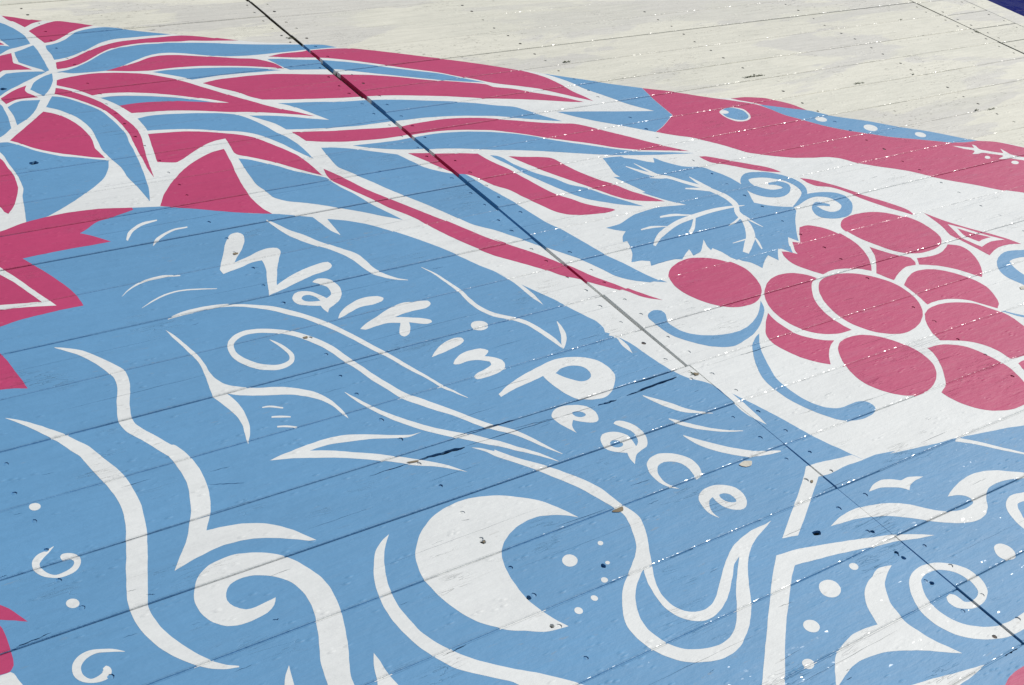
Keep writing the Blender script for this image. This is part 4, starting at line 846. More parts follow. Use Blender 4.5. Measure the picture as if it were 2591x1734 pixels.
white|2|pink_leaf|outline|217.8,1293.7* 256.1,1285.2 270.5,1284.8* 274.1,1279.5 275.8,1268.0 278.1,1255.2 278.1,1221.9 272.3,1190.1* 199.9,1228.4*
white|3|lettering|letter|1029.8,2266.6 1054.0,2296.7 1073.9,2300.2 1081.6,2286.5 1071.3,2258.2 1052.9,2229.9 1030.3,2204.0 1013.8,2183.1* 1051.7,2195.8 1087.2,2210.0 1109.7,2212.7 1126.2,2207.2 1128.0,2191.1 1108.4,2160.5 1086.0,2121.7 1058.4,2066.7* 1100.8,2089.3 1145.3,2105.4 1186.5,2113.4 1204.5,2112.0 1206.0,2095.6 1188.7,2081.9 1147.8,2074.3 1105.0,2061.3 1061.8,2046.0 1026.9,2037.6* 1036.3,2062.5 1051.5,2101.9 1066.0,2136.1 1072.4,2168.8* 1049.4,2169.4 1016.1,2158.7 989.5,2152.4 972.6,2147.2* 972.8,2165.6 984.3,2187.8 1004.1,2220.8
white|3|lettering|letter|1134.2,2049.8 1150.5,2058.0 1171.8,2049.6 1181.0,2024.9 1176.3,1994.1 1158.6,1969.1 1135.6,1953.0 1121.4,1946.3 1110.9,1933.2* 1108.3,1948.5 1109.4,1962.4* 1088.0,1971.0 1067.7,1986.7 1066.6,2009.1 1080.2,2025.9 1099.0,2028.0 1115.6,2018.2 1126.6,2001.0 1134.5,1983.8* 1149.0,1992.1 1155.9,2008.7 1155.4,2025.1 1144.5,2039.2
-|1084.2,2002.0 1094.0,2010.8 1106.6,2007.7 1115.0,1996.1 1117.1,1979.4* 1101.0,1982.7 1087.1,1990.2
white|3|lettering|letter|1120.1,1904.9* 1132.5,1920.1 1156.6,1938.3 1190.2,1953.2 1217.1,1955.3 1239.9,1949.4 1248.5,1939.5 1240.1,1930.0 1214.7,1924.3 1186.4,1926.3 1155.8,1916.8 1132.9,1907.6
white|3|lettering|letter|1143.6,1851.8* 1163.2,1864.7 1196.3,1878.7 1236.0,1896.8 1275.2,1906.3 1305.9,1900.4 1331.5,1892.1 1330.5,1877.7 1313.4,1868.6 1287.5,1869.6 1260.3,1868.1 1233.5,1863.5* 1258.3,1852.1 1283.6,1838.1 1298.1,1824.7 1296.0,1816.3 1284.2,1814.4 1264.5,1824.9 1251.0,1834.8* 1240.1,1811.9 1227.1,1796.2 1214.1,1792.7 1209.6,1803.5 1222.3,1825.3 1232.3,1839.4* 1208.7,1849.1 1179.6,1848.9 1152.4,1845.1
white|3|lettering|letter_dot|1401.0,1757.7 1394.8,1752.1 1386.6,1749.4 1377.9,1750.1 1370.5,1754.0 1365.8,1760.3 1364.8,1767.9 1367.6,1775.2 1373.7,1780.8 1381.9,1783.6 1390.7,1783.0 1398.2,1779.0 1402.9,1772.6 1403.9,1765.0
white|3|lettering|letter|1229.1,1707.6* 1246.9,1723.1 1275.9,1740.2 1306.8,1748.1 1322.6,1743.3 1323.1,1732.3 1309.7,1723.1 1283.2,1716.6 1254.2,1711.4
white|3|lettering|letter|1257.5,1669.9* 1267.4,1679.9 1290.6,1693.1 1315.5,1697.1 1339.7,1693.9 1350.9,1682.2 1343.3,1673.7 1331.4,1667.1* 1346.1,1658.0 1357.7,1641.5 1355.3,1625.2 1342.6,1613.6 1319.3,1606.8 1292.0,1604.6 1274.9,1606.4 1272.1,1616.0 1286.3,1623.8 1307.8,1628.5 1328.2,1636.8 1331.2,1647.0* 1313.8,1660.1 1292.0,1666.6 1268.4,1664.1 1258.9,1666.4
white|3|lettering|letter|1285.9,1547.2* 1314.2,1561.9 1363.4,1579.3 1400.5,1588.8 1432.2,1595.3 1462.7,1599.7 1491.7,1596.1 1522.1,1583.2 1545.8,1561.4 1553.4,1534.7 1550.0,1507.3 1536.4,1487.6 1507.4,1461.1 1482.9,1449.9 1460.7,1451.4 1436.7,1460.4 1420.6,1474.5 1409.9,1506.5 1404.9,1536.2 1405.6,1561.1* 1382.0,1557.3 1344.2,1551.6 1309.8,1544.8 1285.1,1537.9*
-|1436.3,1559.2* 1459.9,1569.0 1485.7,1566.6 1503.4,1553.3 1505.5,1535.1 1496.9,1518.8 1479.9,1512.1 1466.5,1515.1 1453.6,1529.1 1442.3,1545.2
white|3|lettering|letter|1341.3,1443.4 1357.0,1457.3 1376.9,1461.6 1402.6,1455.6 1425.2,1440.3 1431.6,1418.8 1425.2,1400.7 1414.9,1392.3 1398.8,1395.9 1384.1,1406.1 1373.1,1416.2* 1361.6,1403.3 1357.2,1392.6 1356.5,1380.2* 1347.7,1402.0 1341.0,1422.8
-|1386.3,1436.4 1398.5,1435.1 1407.5,1427.0 1407.5,1418.0 1395.7,1416.5 1386.0,1423.4
white|3|lettering|letter|1441.4,1372.6 1451.1,1377.6 1464.4,1372.7 1476.6,1354.2 1479.7,1329.6 1472.1,1305.1 1457.2,1289.3 1441.8,1286.0 1422.0,1277.9 1402.6,1258.7* 1403.9,1274.0 1409.9,1290.7* 1397.2,1298.1 1383.7,1309.2 1378.5,1321.4 1381.0,1334.1 1387.4,1346.1 1399.7,1355.6 1416.5,1355.6 1433.3,1348.1 1444.0,1333.0 1444.0,1317.9 1438.7,1299.3* 1450.6,1307.3 1459.3,1323.6 1458.7,1341.7 1450.7,1355.6
-|1396.0,1327.2 1405.4,1331.9 1415.6,1328.3 1420.9,1318.4 1415.0,1311.1 1403.9,1311.2 1395.8,1317.4
white|3|lettering|letter|1482.7,1171.9* 1487.4,1184.9 1491.1,1202.3 1487.9,1220.7 1475.3,1232.8 1458.0,1239.3 1441.1,1235.1 1428.2,1221.9 1422.0,1201.2 1424.1,1186.2 1435.8,1165.8* 1419.0,1180.2 1411.1,1201.6 1411.9,1224.8 1423.7,1248.0 1440.8,1259.5 1462.8,1263.1 1483.9,1256.3 1502.5,1241.9 1513.6,1223.5 1513.7,1201.5 1504.4,1179.3* 1493.8,1174.8
white|3|lettering|letter|1451.6,1071.1* 1443.0,1088.5 1442.6,1108.8 1449.3,1128.2 1462.9,1140.1 1483.9,1146.5 1505.4,1144.8 1524.4,1135.9 1538.0,1121.1 1539.4,1101.8 1531.8,1084.6 1518.0,1072.9 1503.4,1071.8 1488.4,1080.3 1478.3,1094.1 1476.3,1108.6 1478.4,1121.3* 1467.3,1117.5 1454.4,1103.2 1449.6,1087.6
-|1494.8,1120.5 1505.8,1119.9 1514.2,1112.3 1515.6,1099.2 1511.0,1092.2 1501.5,1094.4 1493.8,1102.6 1491.6,1112.8
white|3|stroke_cluster|stroke|838.9,2349.5* 842.1,2354.6* 845.2,2359.5* 848.1,2363.9* 851.2,2368.0* 854.8,2372.5* 858.8,2377.2* 863.2,2381.8* 868.2,2386.2* 873.9,2390.5* 880.0,2394.6* 886.6,2398.3* 893.8,2401.5* 901.7,2403.8* 910.6,2405.5* 919.9,2407.0* 929.1,2408.6* 930.5,2413.7* 921.8,2413.9* 913.0,2414.2* 904.3,2414.1* 896.0,2412.9* 888.2,2410.1* 881.0,2406.3* 874.3,2401.9* 868.2,2397.4* 862.5,2392.8* 857.2,2387.9* 852.4,2382.6* 848.0,2376.9* 844.1,2370.6* 841.1,2364.3* 838.7,2358.4* 836.2,2352.7*
white|3|stroke_cluster|stroke|881.5,2309.9* 885.0,2313.8* 888.3,2317.5* 891.5,2320.8* 895.2,2324.1* 900.3,2328.4* 906.5,2333.4* 913.2,2338.5* 920.0,2343.0* 926.6,2346.9* 933.2,2350.5* 940.0,2353.5* 947.1,2355.8* 954.7,2357.0* 962.8,2357.3* 971.1,2357.3* 979.4,2357.4* 981.0,2362.6* 973.0,2363.0* 964.8,2363.7* 956.8,2364.0* 949.0,2363.4* 941.5,2361.6* 934.4,2359.0* 927.6,2355.8* 920.8,2352.3* 913.8,2348.5* 906.7,2344.2* 900.0,2339.4* 894.1,2334.1* 889.3,2328.1* 886.0,2322.1* 883.5,2316.6* 880.8,2311.3*
white|3|stroke_cluster|stroke|748.3,2140.9* 754.5,2146.2* 760.7,2151.6* 766.9,2156.7* 773.6,2161.4* 780.9,2165.5* 788.7,2169.3* 796.7,2172.6* 804.8,2175.2* 813.4,2177.2* 822.5,2178.6* 831.3,2179.5* 839.1,2180.0* 845.4,2180.2* 850.7,2179.9* 855.7,2179.2* 861.2,2178.3* 867.1,2177.1* 873.3,2175.6* 879.6,2173.9* 885.9,2172.2* 887.5,2176.1* 881.6,2178.8* 875.7,2181.6* 869.8,2184.2* 864.0,2186.2* 858.7,2187.7* 853.6,2188.7* 848.0,2189.2* 841.5,2189.1* 833.5,2188.5* 824.4,2187.3* 815.0,2185.5* 806.0,2183.0* 797.5,2179.5* 789.2,2175.2* 781.2,2170.5* 773.6,2165.4* 766.7,2159.8* 760.4,2153.9* 754.3,2147.8* 748.2,2141.8*
white|3|stroke_cluster|stroke|770.1,2086.7* 777.2,2090.6* 784.3,2094.5* 791.4,2098.4* 798.7,2102.0* 806.2,2105.3* 813.8,2108.5* 821.4,2111.3* 829.0,2113.6* 836.5,2115.3* 843.9,2116.6* 851.5,2117.4* 859.6,2117.4* 868.4,2116.7* 877.5,2115.2* 887.0,2113.2* 896.5,2110.9* 906.3,2108.2* 916.2,2105.0* 926.3,2101.6* 936.4,2098.3* 937.3,2100.4* 927.5,2104.3* 917.7,2108.4* 907.9,2112.1* 898.2,2115.3* 888.6,2117.7* 879.1,2119.6* 869.8,2121.0* 861.0,2121.8* 852.8,2122.0* 845.1,2121.6* 837.6,2120.6* 830.0,2119.0* 822.2,2116.6* 814.4,2113.5* 806.6,2109.9* 799.0,2106.0* 791.6,2101.8* 784.3,2097.1* 777.2,2092.3* 770.1,2087.7*
white|3|long_wave|wave|802.1,2031.4* 808.1,2032.0* 813.9,2032.5* 819.9,2033.1* 826.1,2033.7* 832.3,2034.5* 838.7,2035.5* 845.4,2036.4* 853.0,2037.0* 862.0,2037.2* 872.1,2037.3* 882.3,2037.2* 891.8,2036.8* 900.3,2036.2* 908.2,2035.3* 915.7,2034.2* 922.8,2032.7* 929.5,2031.0* 935.6,2028.9* 941.7,2026.6* 947.9,2023.8* 954.4,2020.7* 960.8,2017.3* 967.5,2013.3* 974.6,2008.8* 982.4,2003.4* 990.7,1997.3* 999.0,1990.8* 1006.8,1984.2* 1013.8,1977.2* 1020.6,1969.8* 1027.1,1962.3* 1033.4,1955.2* 1039.4,1949.0* 1045.0,1943.4* 1050.4,1937.6* 1055.8,1931.0* 1061.1,1923.1* 1066.3,1914.4* 1071.3,1905.5* 1075.9,1897.2* 1080.0,1889.9* 1083.7,1883.2* 1087.4,1876.1* 1091.6,1867.6* 1096.5,1857.2* 1101.8,1845.5* 1107.2,1833.3* 1112.2,1821.5* 1116.7,1810.0* 1121.0,1798.4* 1125.2,1787.1* 1129.4,1776.6* 1133.4,1767.6* 1137.4,1759.6* 1141.3,1751.7* 1145.3,1742.4* 1149.5,1731.1* 1153.8,1718.5* 1158.1,1705.6* 1162.5,1693.4* 1167.0,1682.3* 1171.6,1671.7* 1176.1,1661.4* 1180.0,1651.4* 1183.3,1641.4* 1186.2,1631.5* 1189.0,1622.0* 1192.0,1613.5* 1195.4,1606.6* 1198.8,1601.0* 1202.4,1595.7* 1206.1,1589.9* 1210.0,1583.2* 1214.1,1576.2* 1218.3,1569.1* 1222.5,1562.0* 1223.6,1563.0* 1220.2,1570.8* 1216.9,1578.8* 1213.6,1586.6* 1210.3,1593.9* 1207.3,1600.5* 1204.3,1606.3* 1201.5,1612.3* 1198.6,1619.3* 1195.7,1627.6* 1192.9,1636.9* 1189.9,1646.9* 1186.7,1657.2* 1183.1,1667.7* 1179.2,1678.6* 1175.3,1689.8* 1171.3,1701.4* 1167.2,1713.7* 1163.0,1726.7* 1158.8,1739.6* 1154.8,1751.4* 1151.0,1761.3* 1147.5,1769.9* 1144.0,1778.2* 1140.3,1787.4* 1136.3,1797.8* 1132.1,1809.1* 1127.7,1820.8* 1123.1,1832.5* 1118.2,1844.6* 1113.0,1857.2* 1107.8,1869.3* 1103.1,1880.1* 1099.1,1889.1* 1095.5,1896.7* 1091.9,1903.9* 1087.7,1911.4* 1082.5,1919.5* 1076.7,1927.7* 1070.8,1935.8* 1065.0,1943.5* 1059.7,1950.5* 1054.5,1957.1* 1049.2,1963.6* 1043.4,1970.1* 1037.0,1977.1* 1030.1,1984.2* 1022.8,1991.3* 1014.9,1997.9* 1006.4,2003.8* 997.3,2009.3* 988.2,2014.4* 979.9,2018.9* 972.3,2022.8* 965.2,2026.2* 958.5,2029.3* 951.8,2032.1* 945.4,2034.7* 939.2,2037.1* 932.9,2039.3* 926.2,2041.2* 918.9,2042.8* 911.4,2044.2* 903.4,2045.4* 894.9,2046.3* 885.4,2047.0* 875.1,2047.5* 865.0,2047.7* 855.8,2047.5* 848.0,2046.9* 841.0,2045.9* 834.5,2044.6* 828.0,2043.0* 821.4,2041.0* 815.0,2038.6* 808.8,2036.0* 802.5,2033.5*
white|3|long_wave|spiral|956.2,1887.8* 957.9,1882.2* 959.6,1876.8* 961.3,1871.3* 962.7,1865.8* 964.1,1860.3* 965.4,1854.7* 966.4,1849.1* 967.1,1843.3* 967.7,1837.1* 968.0,1830.9* 967.8,1825.3* 967.0,1821.1* 965.7,1817.7* 963.9,1814.3* 961.7,1811.4* 959.4,1809.2* 955.6,1807.2* 950.3,1805.4* 944.5,1804.3* 939.2,1803.9* 934.6,1804.3* 930.3,1805.5* 925.8,1807.3* 921.0,1809.8* 915.8,1812.8* 910.4,1816.4* 905.1,1820.5* 900.5,1824.8* 896.5,1829.6* 892.8,1835.1* 889.4,1840.8* 886.4,1846.5* 883.8,1852.0* 881.6,1857.3* 880.0,1862.5* 878.9,1867.4* 878.5,1872.2* 878.5,1876.9* 878.9,1881.4* 879.6,1885.7* 880.5,1889.6* 881.5,1893.0* 882.8,1895.9* 884.3,1898.8* 886.3,1902.0* 888.8,1905.4* 891.8,1908.7* 895.5,1911.9* 900.2,1915.2* 905.6,1918.3* 911.4,1920.8* 917.5,1922.4* 923.7,1923.1* 930.2,1922.9* 937.1,1921.8* 944.6,1920.0* 953.0,1917.1* 962.2,1913.2* 971.2,1908.8* 979.1,1904.5* 985.4,1900.5* 990.7,1896.6* 995.6,1892.4* 1000.4,1887.7* 1005.2,1882.4* 1009.9,1876.7* 1014.4,1870.7* 1018.6,1864.7* 1022.4,1859.0* 1025.9,1853.4* 1029.2,1847.5* 1032.7,1840.8* 1036.5,1833.0* 1040.5,1824.5* 1044.3,1815.4* 1047.7,1806.1* 1050.6,1795.7* 1053.1,1784.4* 1055.6,1773.0* 1058.2,1762.5* 1060.9,1753.8* 1063.6,1746.5* 1066.2,1739.3* 1068.7,1731.2* 1071.2,1721.3* 1073.5,1710.3* 1076.0,1699.0* 1078.7,1688.2* 1081.6,1678.2* 1084.7,1668.6* 1087.9,1659.3* 1090.9,1650.1* 1093.8,1640.5* 1096.6,1630.7* 1099.6,1621.1* 1103.2,1612.0* 1107.4,1604.3* 1111.9,1597.7* 1116.6,1591.5* 1121.6,1584.7* 1127.3,1576.8* 1133.5,1568.3* 1139.8,1559.8* 1146.0,1551.6* 1151.9,1544.2* 1157.6,1537.4* 1163.3,1530.4* 1169.1,1522.4* 1175.2,1512.4* 1181.6,1501.2* 1187.9,1490.0* 1193.8,1480.4* 1198.8,1473.1* 1203.3,1467.2* 1207.8,1461.9* 1212.9,1455.9* 1219.3,1449.3* 1226.2,1442.6* 1233.1,1435.8* 1239.3,1428.6* 1244.8,1420.9* 1250.0,1412.5* 1254.8,1404.1* 1259.1,1396.6* 1262.4,1390.3* 1264.9,1384.8* 1267.5,1379.3* 1270.9,1372.9* 1275.5,1365.4* 1280.7,1357.4* 1286.2,1349.1* 1291.5,1341.0* 1292.6,1341.9* 1288.6,1351.1* 1284.6,1360.6* 1280.7,1369.7* 1277.3,1378.0* 1274.7,1384.8* 1272.6,1390.7* 1270.4,1396.7* 1267.5,1403.5* 1263.8,1411.6* 1259.4,1420.6* 1254.6,1429.7* 1249.3,1438.4* 1243.1,1446.3* 1236.4,1453.8* 1229.7,1460.8* 1223.8,1467.5* 1219.0,1473.6* 1214.8,1479.1* 1210.6,1484.9* 1205.8,1492.1* 1199.9,1501.4* 1193.4,1512.3* 1186.7,1523.5* 1180.4,1533.7* 1174.7,1542.3* 1169.5,1550.1* 1164.3,1557.6* 1159.0,1565.5* 1153.2,1574.1* 1147.2,1583.1* 1141.3,1592.0* 1135.7,1600.2* 1130.5,1607.2* 1125.7,1613.3* 1121.3,1619.1* 1117.4,1625.8* 1114.0,1633.8* 1111.0,1642.9* 1108.1,1652.5* 1105.0,1662.2* 1101.7,1671.6* 1098.4,1680.8* 1095.2,1690.1* 1092.2,1699.6* 1089.4,1710.0* 1086.7,1721.0* 1084.1,1732.0* 1081.6,1742.2* 1079.2,1751.1* 1077.0,1758.8* 1074.8,1766.5* 1072.5,1775.0* 1070.2,1785.2* 1067.7,1796.7* 1065.0,1808.5* 1061.9,1819.6* 1058.1,1829.7* 1054.0,1839.1* 1049.7,1847.7* 1045.5,1855.5* 1041.5,1862.3* 1037.6,1868.2* 1033.6,1873.6* 1029.4,1879.1* 1024.7,1884.8* 1019.7,1890.5* 1014.5,1896.1* 1009.2,1901.2* 1003.9,1905.8* 998.7,1910.0* 992.9,1913.9* 986.2,1917.9* 978.1,1922.3* 968.8,1926.7* 959.3,1930.8* 950.6,1933.9* 942.7,1935.9* 935.3,1937.2* 928.2,1937.7* 921.1,1937.4* 914.1,1936.1* 907.2,1933.8* 900.7,1930.9* 894.8,1927.6* 889.2,1923.6* 884.0,1919.0* 879.4,1913.8* 875.3,1908.0* 871.8,1901.7* 869.0,1895.0* 867.1,1888.5* 865.7,1882.1* 864.9,1875.8* 864.6,1869.3* 864.8,1862.8* 865.6,1856.3* 867.1,1850.0* 869.0,1843.9* 871.4,1837.9* 874.2,1831.9* 877.4,1825.9* 881.0,1819.6* 885.2,1813.6* 889.9,1808.2* 895.3,1803.6* 901.2,1799.7* 907.3,1796.4* 912.9,1793.7* 918.2,1791.4* 923.3,1789.6* 928.6,1788.4* 934.3,1788.1* 940.6,1788.6* 947.4,1789.8* 954.2,1792.1* 960.7,1795.7* 966.7,1801.2* 971.6,1808.0* 975.4,1815.4* 977.8,1823.2* 978.6,1830.8* 978.1,1837.9* 976.9,1844.3* 975.6,1850.3* 974.1,1855.9* 972.4,1861.4* 970.3,1866.5* 968.1,1871.5* 965.6,1876.1* 962.8,1880.5* 960.0,1884.6* 957.2,1888.9*
white|3|long_wave|wave|1011.1,1673.3* 1012.6,1666.4* 1014.0,1659.6* 1015.5,1652.7* 1017.4,1645.7* 1019.5,1638.6* 1021.9,1631.3* 1024.5,1624.0* 1027.3,1616.7* 1030.2,1609.4* 1033.3,1601.9* 1036.6,1594.5* 1040.1,1587.0* 1043.9,1579.7* 1047.9,1572.3* 1052.0,1565.1* 1056.2,1558.1* 1060.6,1551.4* 1065.0,1544.8* 1069.5,1538.4* 1074.1,1532.1* 1078.7,1525.9* 1083.4,1519.8* 1088.1,1513.9* 1093.0,1508.1* 1098.0,1502.5* 1103.0,1497.1* 1108.2,1491.7* 1113.4,1486.5* 1118.6,1481.3* 1123.8,1476.2* 1129.0,1471.2* 1134.2,1466.2* 1139.4,1461.2* 1144.6,1456.1* 1149.7,1451.2* 1154.8,1446.2* 1159.9,1441.1* 1164.9,1435.9* 1170.1,1430.6* 1175.5,1425.5* 1181.2,1420.7* 1187.0,1416.0* 1192.6,1411.6* 1197.6,1407.2* 1201.8,1402.8* 1205.6,1398.3* 1209.2,1393.8* 1213.0,1389.5* 1216.7,1385.9* 1220.2,1382.8* 1223.8,1379.7* 1227.8,1375.9* 1232.3,1371.4* 1237.2,1366.3* 1242.4,1360.8* 1247.8,1354.8* 1253.5,1348.2* 1259.5,1340.9* 1265.7,1333.5* 1271.7,1326.1* 1272.7,1327.0* 1268.0,1335.5* 1263.2,1344.2* 1258.4,1352.6* 1253.7,1360.3* 1248.9,1367.1* 1244.1,1373.2* 1239.5,1378.7* 1235.3,1383.8* 1231.5,1388.0* 1228.1,1391.5* 1225.0,1394.8* 1221.8,1398.5* 1218.7,1403.0* 1215.6,1407.9* 1212.1,1413.2* 1208.1,1418.5* 1203.3,1423.7* 1198.0,1428.8* 1192.6,1434.0* 1187.5,1439.1* 1182.7,1444.5* 1178.0,1450.2* 1173.1,1455.8* 1167.9,1461.3* 1162.5,1466.3* 1156.9,1471.1* 1151.3,1475.7* 1145.8,1480.3* 1140.2,1485.0* 1134.6,1489.6* 1129.1,1494.3* 1123.8,1499.1* 1118.7,1504.2* 1113.6,1509.5* 1108.6,1515.0* 1103.7,1520.5* 1098.8,1526.1* 1093.9,1531.8* 1089.1,1537.6* 1084.4,1543.6* 1079.7,1549.7* 1075.2,1556.0* 1070.6,1562.3* 1066.1,1568.8* 1061.5,1575.3* 1056.9,1582.0* 1052.5,1588.7* 1048.3,1595.4* 1044.5,1602.3* 1041.0,1609.4* 1037.7,1616.5* 1034.4,1623.5* 1031.3,1630.4* 1028.3,1637.3* 1025.5,1644.0* 1022.7,1650.5* 1020.0,1656.6* 1017.3,1662.5* 1014.7,1668.3* 1012.1,1674.2*
white|3|long_wave|loop|1143.7,1429.1* 1162.0,1418.4 1178.5,1402.2 1180.3,1405.7 1202.6,1373.0 1225.6,1346.7 1251.9,1315.6 1270.4,1288.3 1286.0,1262.4 1299.0,1233.4 1305.4,1196.4 1309.1,1174.5 1315.4,1156.0 1315.3,1134.2 1305.0,1109.0 1287.5,1079.5 1269.3,1051.3 1253.8,1026.6 1237.6,999.2 1228.7,972.7 1229.2,945.9 1239.2,926.6 1253.9,916.6 1271.3,913.4 1292.4,917.9 1313.9,930.1 1335.7,946.4 1360.6,965.9 1391.2,987.4 1422.5,1005.4 1454.2,1015.5 1482.3,1021.3 1513.3,1021.7 1536.3,1024.7* 1515.6,1016.2 1494.9,1008.7 1480.0,1003.0 1450.3,987.7 1423.6,967.4 1392.1,934.3 1369.6,906.1 1346.8,879.2 1320.4,855.1 1295.8,838.3 1271.8,825.5 1242.7,819.3 1212.7,822.6 1183.4,833.3 1161.2,848.2 1146.0,867.4 1135.3,888.5 1129.8,912.4 1128.8,934.3 1135.4,956.2 1148.8,978.9 1165.5,1000.5 1185.8,1021.0 1205.2,1034.8 1227.2,1051.7 1249.7,1069.0 1263.4,1082.9 1277.6,1109.5 1290.0,1137.7 1293.8,1159.8 1287.4,1182.6 1277.2,1214.2 1265.5,1244.6 1251.1,1271.8 1235.4,1297.6 1219.6,1323.6 1197.1,1355.1 1170.5,1391.1 1164.0,1406.0
-|1239.4,1033.7* 1231.9,1029.5 1211.5,1016.0 1190.0,995.8 1173.7,973.8 1161.2,946.8 1157.9,919.5 1163.2,895.3 1173.9,874.0 1192.6,858.4 1216.5,848.6 1245.7,844.2 1274.0,849.5 1299.4,865.7 1324.3,890.5 1347.4,917.2 1376.3,946.1 1415.7,981.6* 1393.2,970.0 1366.4,947.0 1336.6,922.6 1308.9,905.8 1283.1,896.3 1257.6,894.3 1238.0,902.4 1222.8,919.3 1214.3,944.0 1217.1,974.7 1223.5,1002.3 1232.5,1021.3
white|3|long_wave|wave|1158.3,2329.1* 1159.7,2319.9* 1161.0,2310.8* 1162.5,2301.7* 1164.2,2292.2* 1166.2,2282.3* 1168.3,2271.9* 1170.9,2261.4* 1174.0,2251.3* 1177.8,2241.9* 1182.0,2233.0* 1186.4,2224.7* 1190.9,2216.7* 1195.5,2208.8* 1200.5,2201.1* 1205.6,2193.7* 1210.6,2186.7* 1215.5,2180.6* 1220.3,2175.3* 1225.0,2170.0* 1229.8,2163.7* 1234.8,2155.9* 1240.1,2147.3* 1245.1,2138.4* 1249.4,2129.7* 1253.0,2121.3* 1256.0,2113.1* 1258.5,2105.2* 1260.5,2097.6* 1262.0,2090.3* 1263.1,2082.7* 1264.2,2074.6* 1265.6,2066.6* 1267.0,2058.8* 1268.5,2050.9* 1270.5,2042.7* 1273.4,2034.9* 1277.3,2027.8* 1282.0,2021.5* 1287.0,2015.6* 1292.1,2010.2* 1297.2,2005.1* 1302.6,2000.4* 1308.1,1996.0* 1313.5,1992.2* 1318.8,1988.9* 1324.1,1986.3* 1329.4,1983.9* 1334.7,1981.4* 1335.8,1983.0* 1331.2,1986.7* 1326.7,1990.2* 1322.2,1994.0* 1317.9,1998.4* 1313.7,2003.6* 1309.4,2009.4* 1305.4,2015.6* 1301.6,2022.1* 1297.8,2028.9* 1294.1,2035.9* 1291.0,2043.2* 1288.7,2050.5* 1287.7,2058.1* 1287.4,2066.4* 1287.3,2075.4* 1286.9,2084.3* 1286.3,2092.9* 1285.7,2101.7* 1284.5,2110.8* 1282.2,2119.7* 1278.6,2127.5* 1274.1,2134.4* 1269.2,2141.0* 1264.1,2147.9* 1258.7,2155.6* 1252.8,2163.8* 1247.0,2171.9* 1241.6,2179.6* 1237.0,2186.4* 1232.8,2192.7* 1228.9,2198.9* 1225.0,2205.7* 1221.0,2213.7* 1217.1,2222.4* 1213.0,2231.3* 1208.5,2239.9* 1203.6,2247.7* 1198.4,2255.0* 1193.4,2262.2* 1188.9,2269.7* 1185.0,2277.8* 1181.4,2286.7* 1178.0,2295.6* 1174.4,2303.9* 1170.8,2311.3* 1167.2,2318.0* 1163.6,2324.5* 1160.0,2331.1*
white|3|long_wave|wave|1391.3,2018.4* 1394.1,2009.8* 1397.0,2001.3* 1399.8,1992.7* 1402.2,1983.7* 1404.2,1974.4* 1405.9,1964.8* 1407.4,1954.7* 1408.9,1944.2* 1410.5,1932.7* 1412.1,1920.6* 1413.4,1908.5* 1414.2,1897.4* 1414.1,1887.3* 1413.3,1877.6* 1412.4,1867.9* 1412.2,1858.1* 1412.4,1848.4* 1412.9,1838.9* 1414.0,1829.4* 1416.0,1820.0* 1418.8,1810.9* 1422.5,1801.8* 1427.0,1792.9* 1432.6,1784.4* 1439.9,1776.5* 1448.6,1769.1* 1457.2,1762.0* 1464.6,1754.8* 1470.4,1747.7* 1475.4,1740.7* 1479.6,1733.6* 1483.3,1725.8* 1486.1,1717.1* 1488.3,1707.6* 1490.1,1697.8* 1491.9,1688.2* 1493.7,1678.9* 1495.4,1669.6* 1497.0,1660.7* 1498.3,1652.8* 1499.4,1646.1* 1500.3,1640.2* 1501.0,1634.4* 1501.9,1628.5* 1508.2,1632.1* 1508.9,1638.9* 1509.7,1645.5* 1510.2,1652.6* 1510.2,1660.4* 1509.4,1669.1* 1508.1,1678.4* 1506.5,1687.9* 1504.6,1697.4* 1502.8,1707.0* 1500.7,1716.9* 1498.2,1726.7* 1494.8,1735.8* 1490.4,1743.8* 1485.4,1750.9* 1479.7,1757.6* 1473.4,1764.7* 1465.9,1772.2* 1457.3,1779.6* 1449.1,1787.2* 1442.4,1795.0* 1437.4,1803.2* 1433.4,1811.9* 1430.1,1820.7* 1427.6,1829.6* 1425.8,1838.4* 1424.9,1847.3* 1424.5,1856.5* 1424.1,1865.7* 1424.1,1874.8* 1424.5,1884.1* 1424.8,1893.9* 1424.4,1904.5* 1423.0,1915.7* 1420.9,1927.5* 1418.6,1939.2* 1416.3,1950.2* 1414.1,1960.3* 1411.9,1969.9* 1409.5,1979.0* 1406.8,1987.9* 1403.6,1996.3* 1400.0,2004.2* 1396.2,2011.9* 1392.6,2019.7*
white|3|long_wave|wave|1551.8,1713.8* 1549.2,1707.9* 1546.7,1702.1* 1544.2,1696.4* 1541.3,1690.6* 1538.1,1684.2* 1534.6,1677.7* 1531.1,1671.5* 1527.9,1666.0* 1524.5,1660.9* 1520.8,1655.4* 1516.9,1649.7* 1513.3,1644.2* 1510.3,1639.4* 1507.7,1634.9* 1505.1,1630.3* 1502.5,1625.7* 1504.6,1624.2* 1508.8,1627.8* 1513.0,1631.2* 1517.5,1635.1* 1522.0,1639.6* 1526.7,1644.8* 1531.7,1650.7* 1536.7,1657.5* 1541.3,1664.7* 1544.8,1672.1* 1547.4,1679.4* 1549.4,1686.3* 1551.0,1692.7* 1552.1,1698.6* 1552.8,1704.0* 1553.2,1709.2* 1553.7,1714.4*
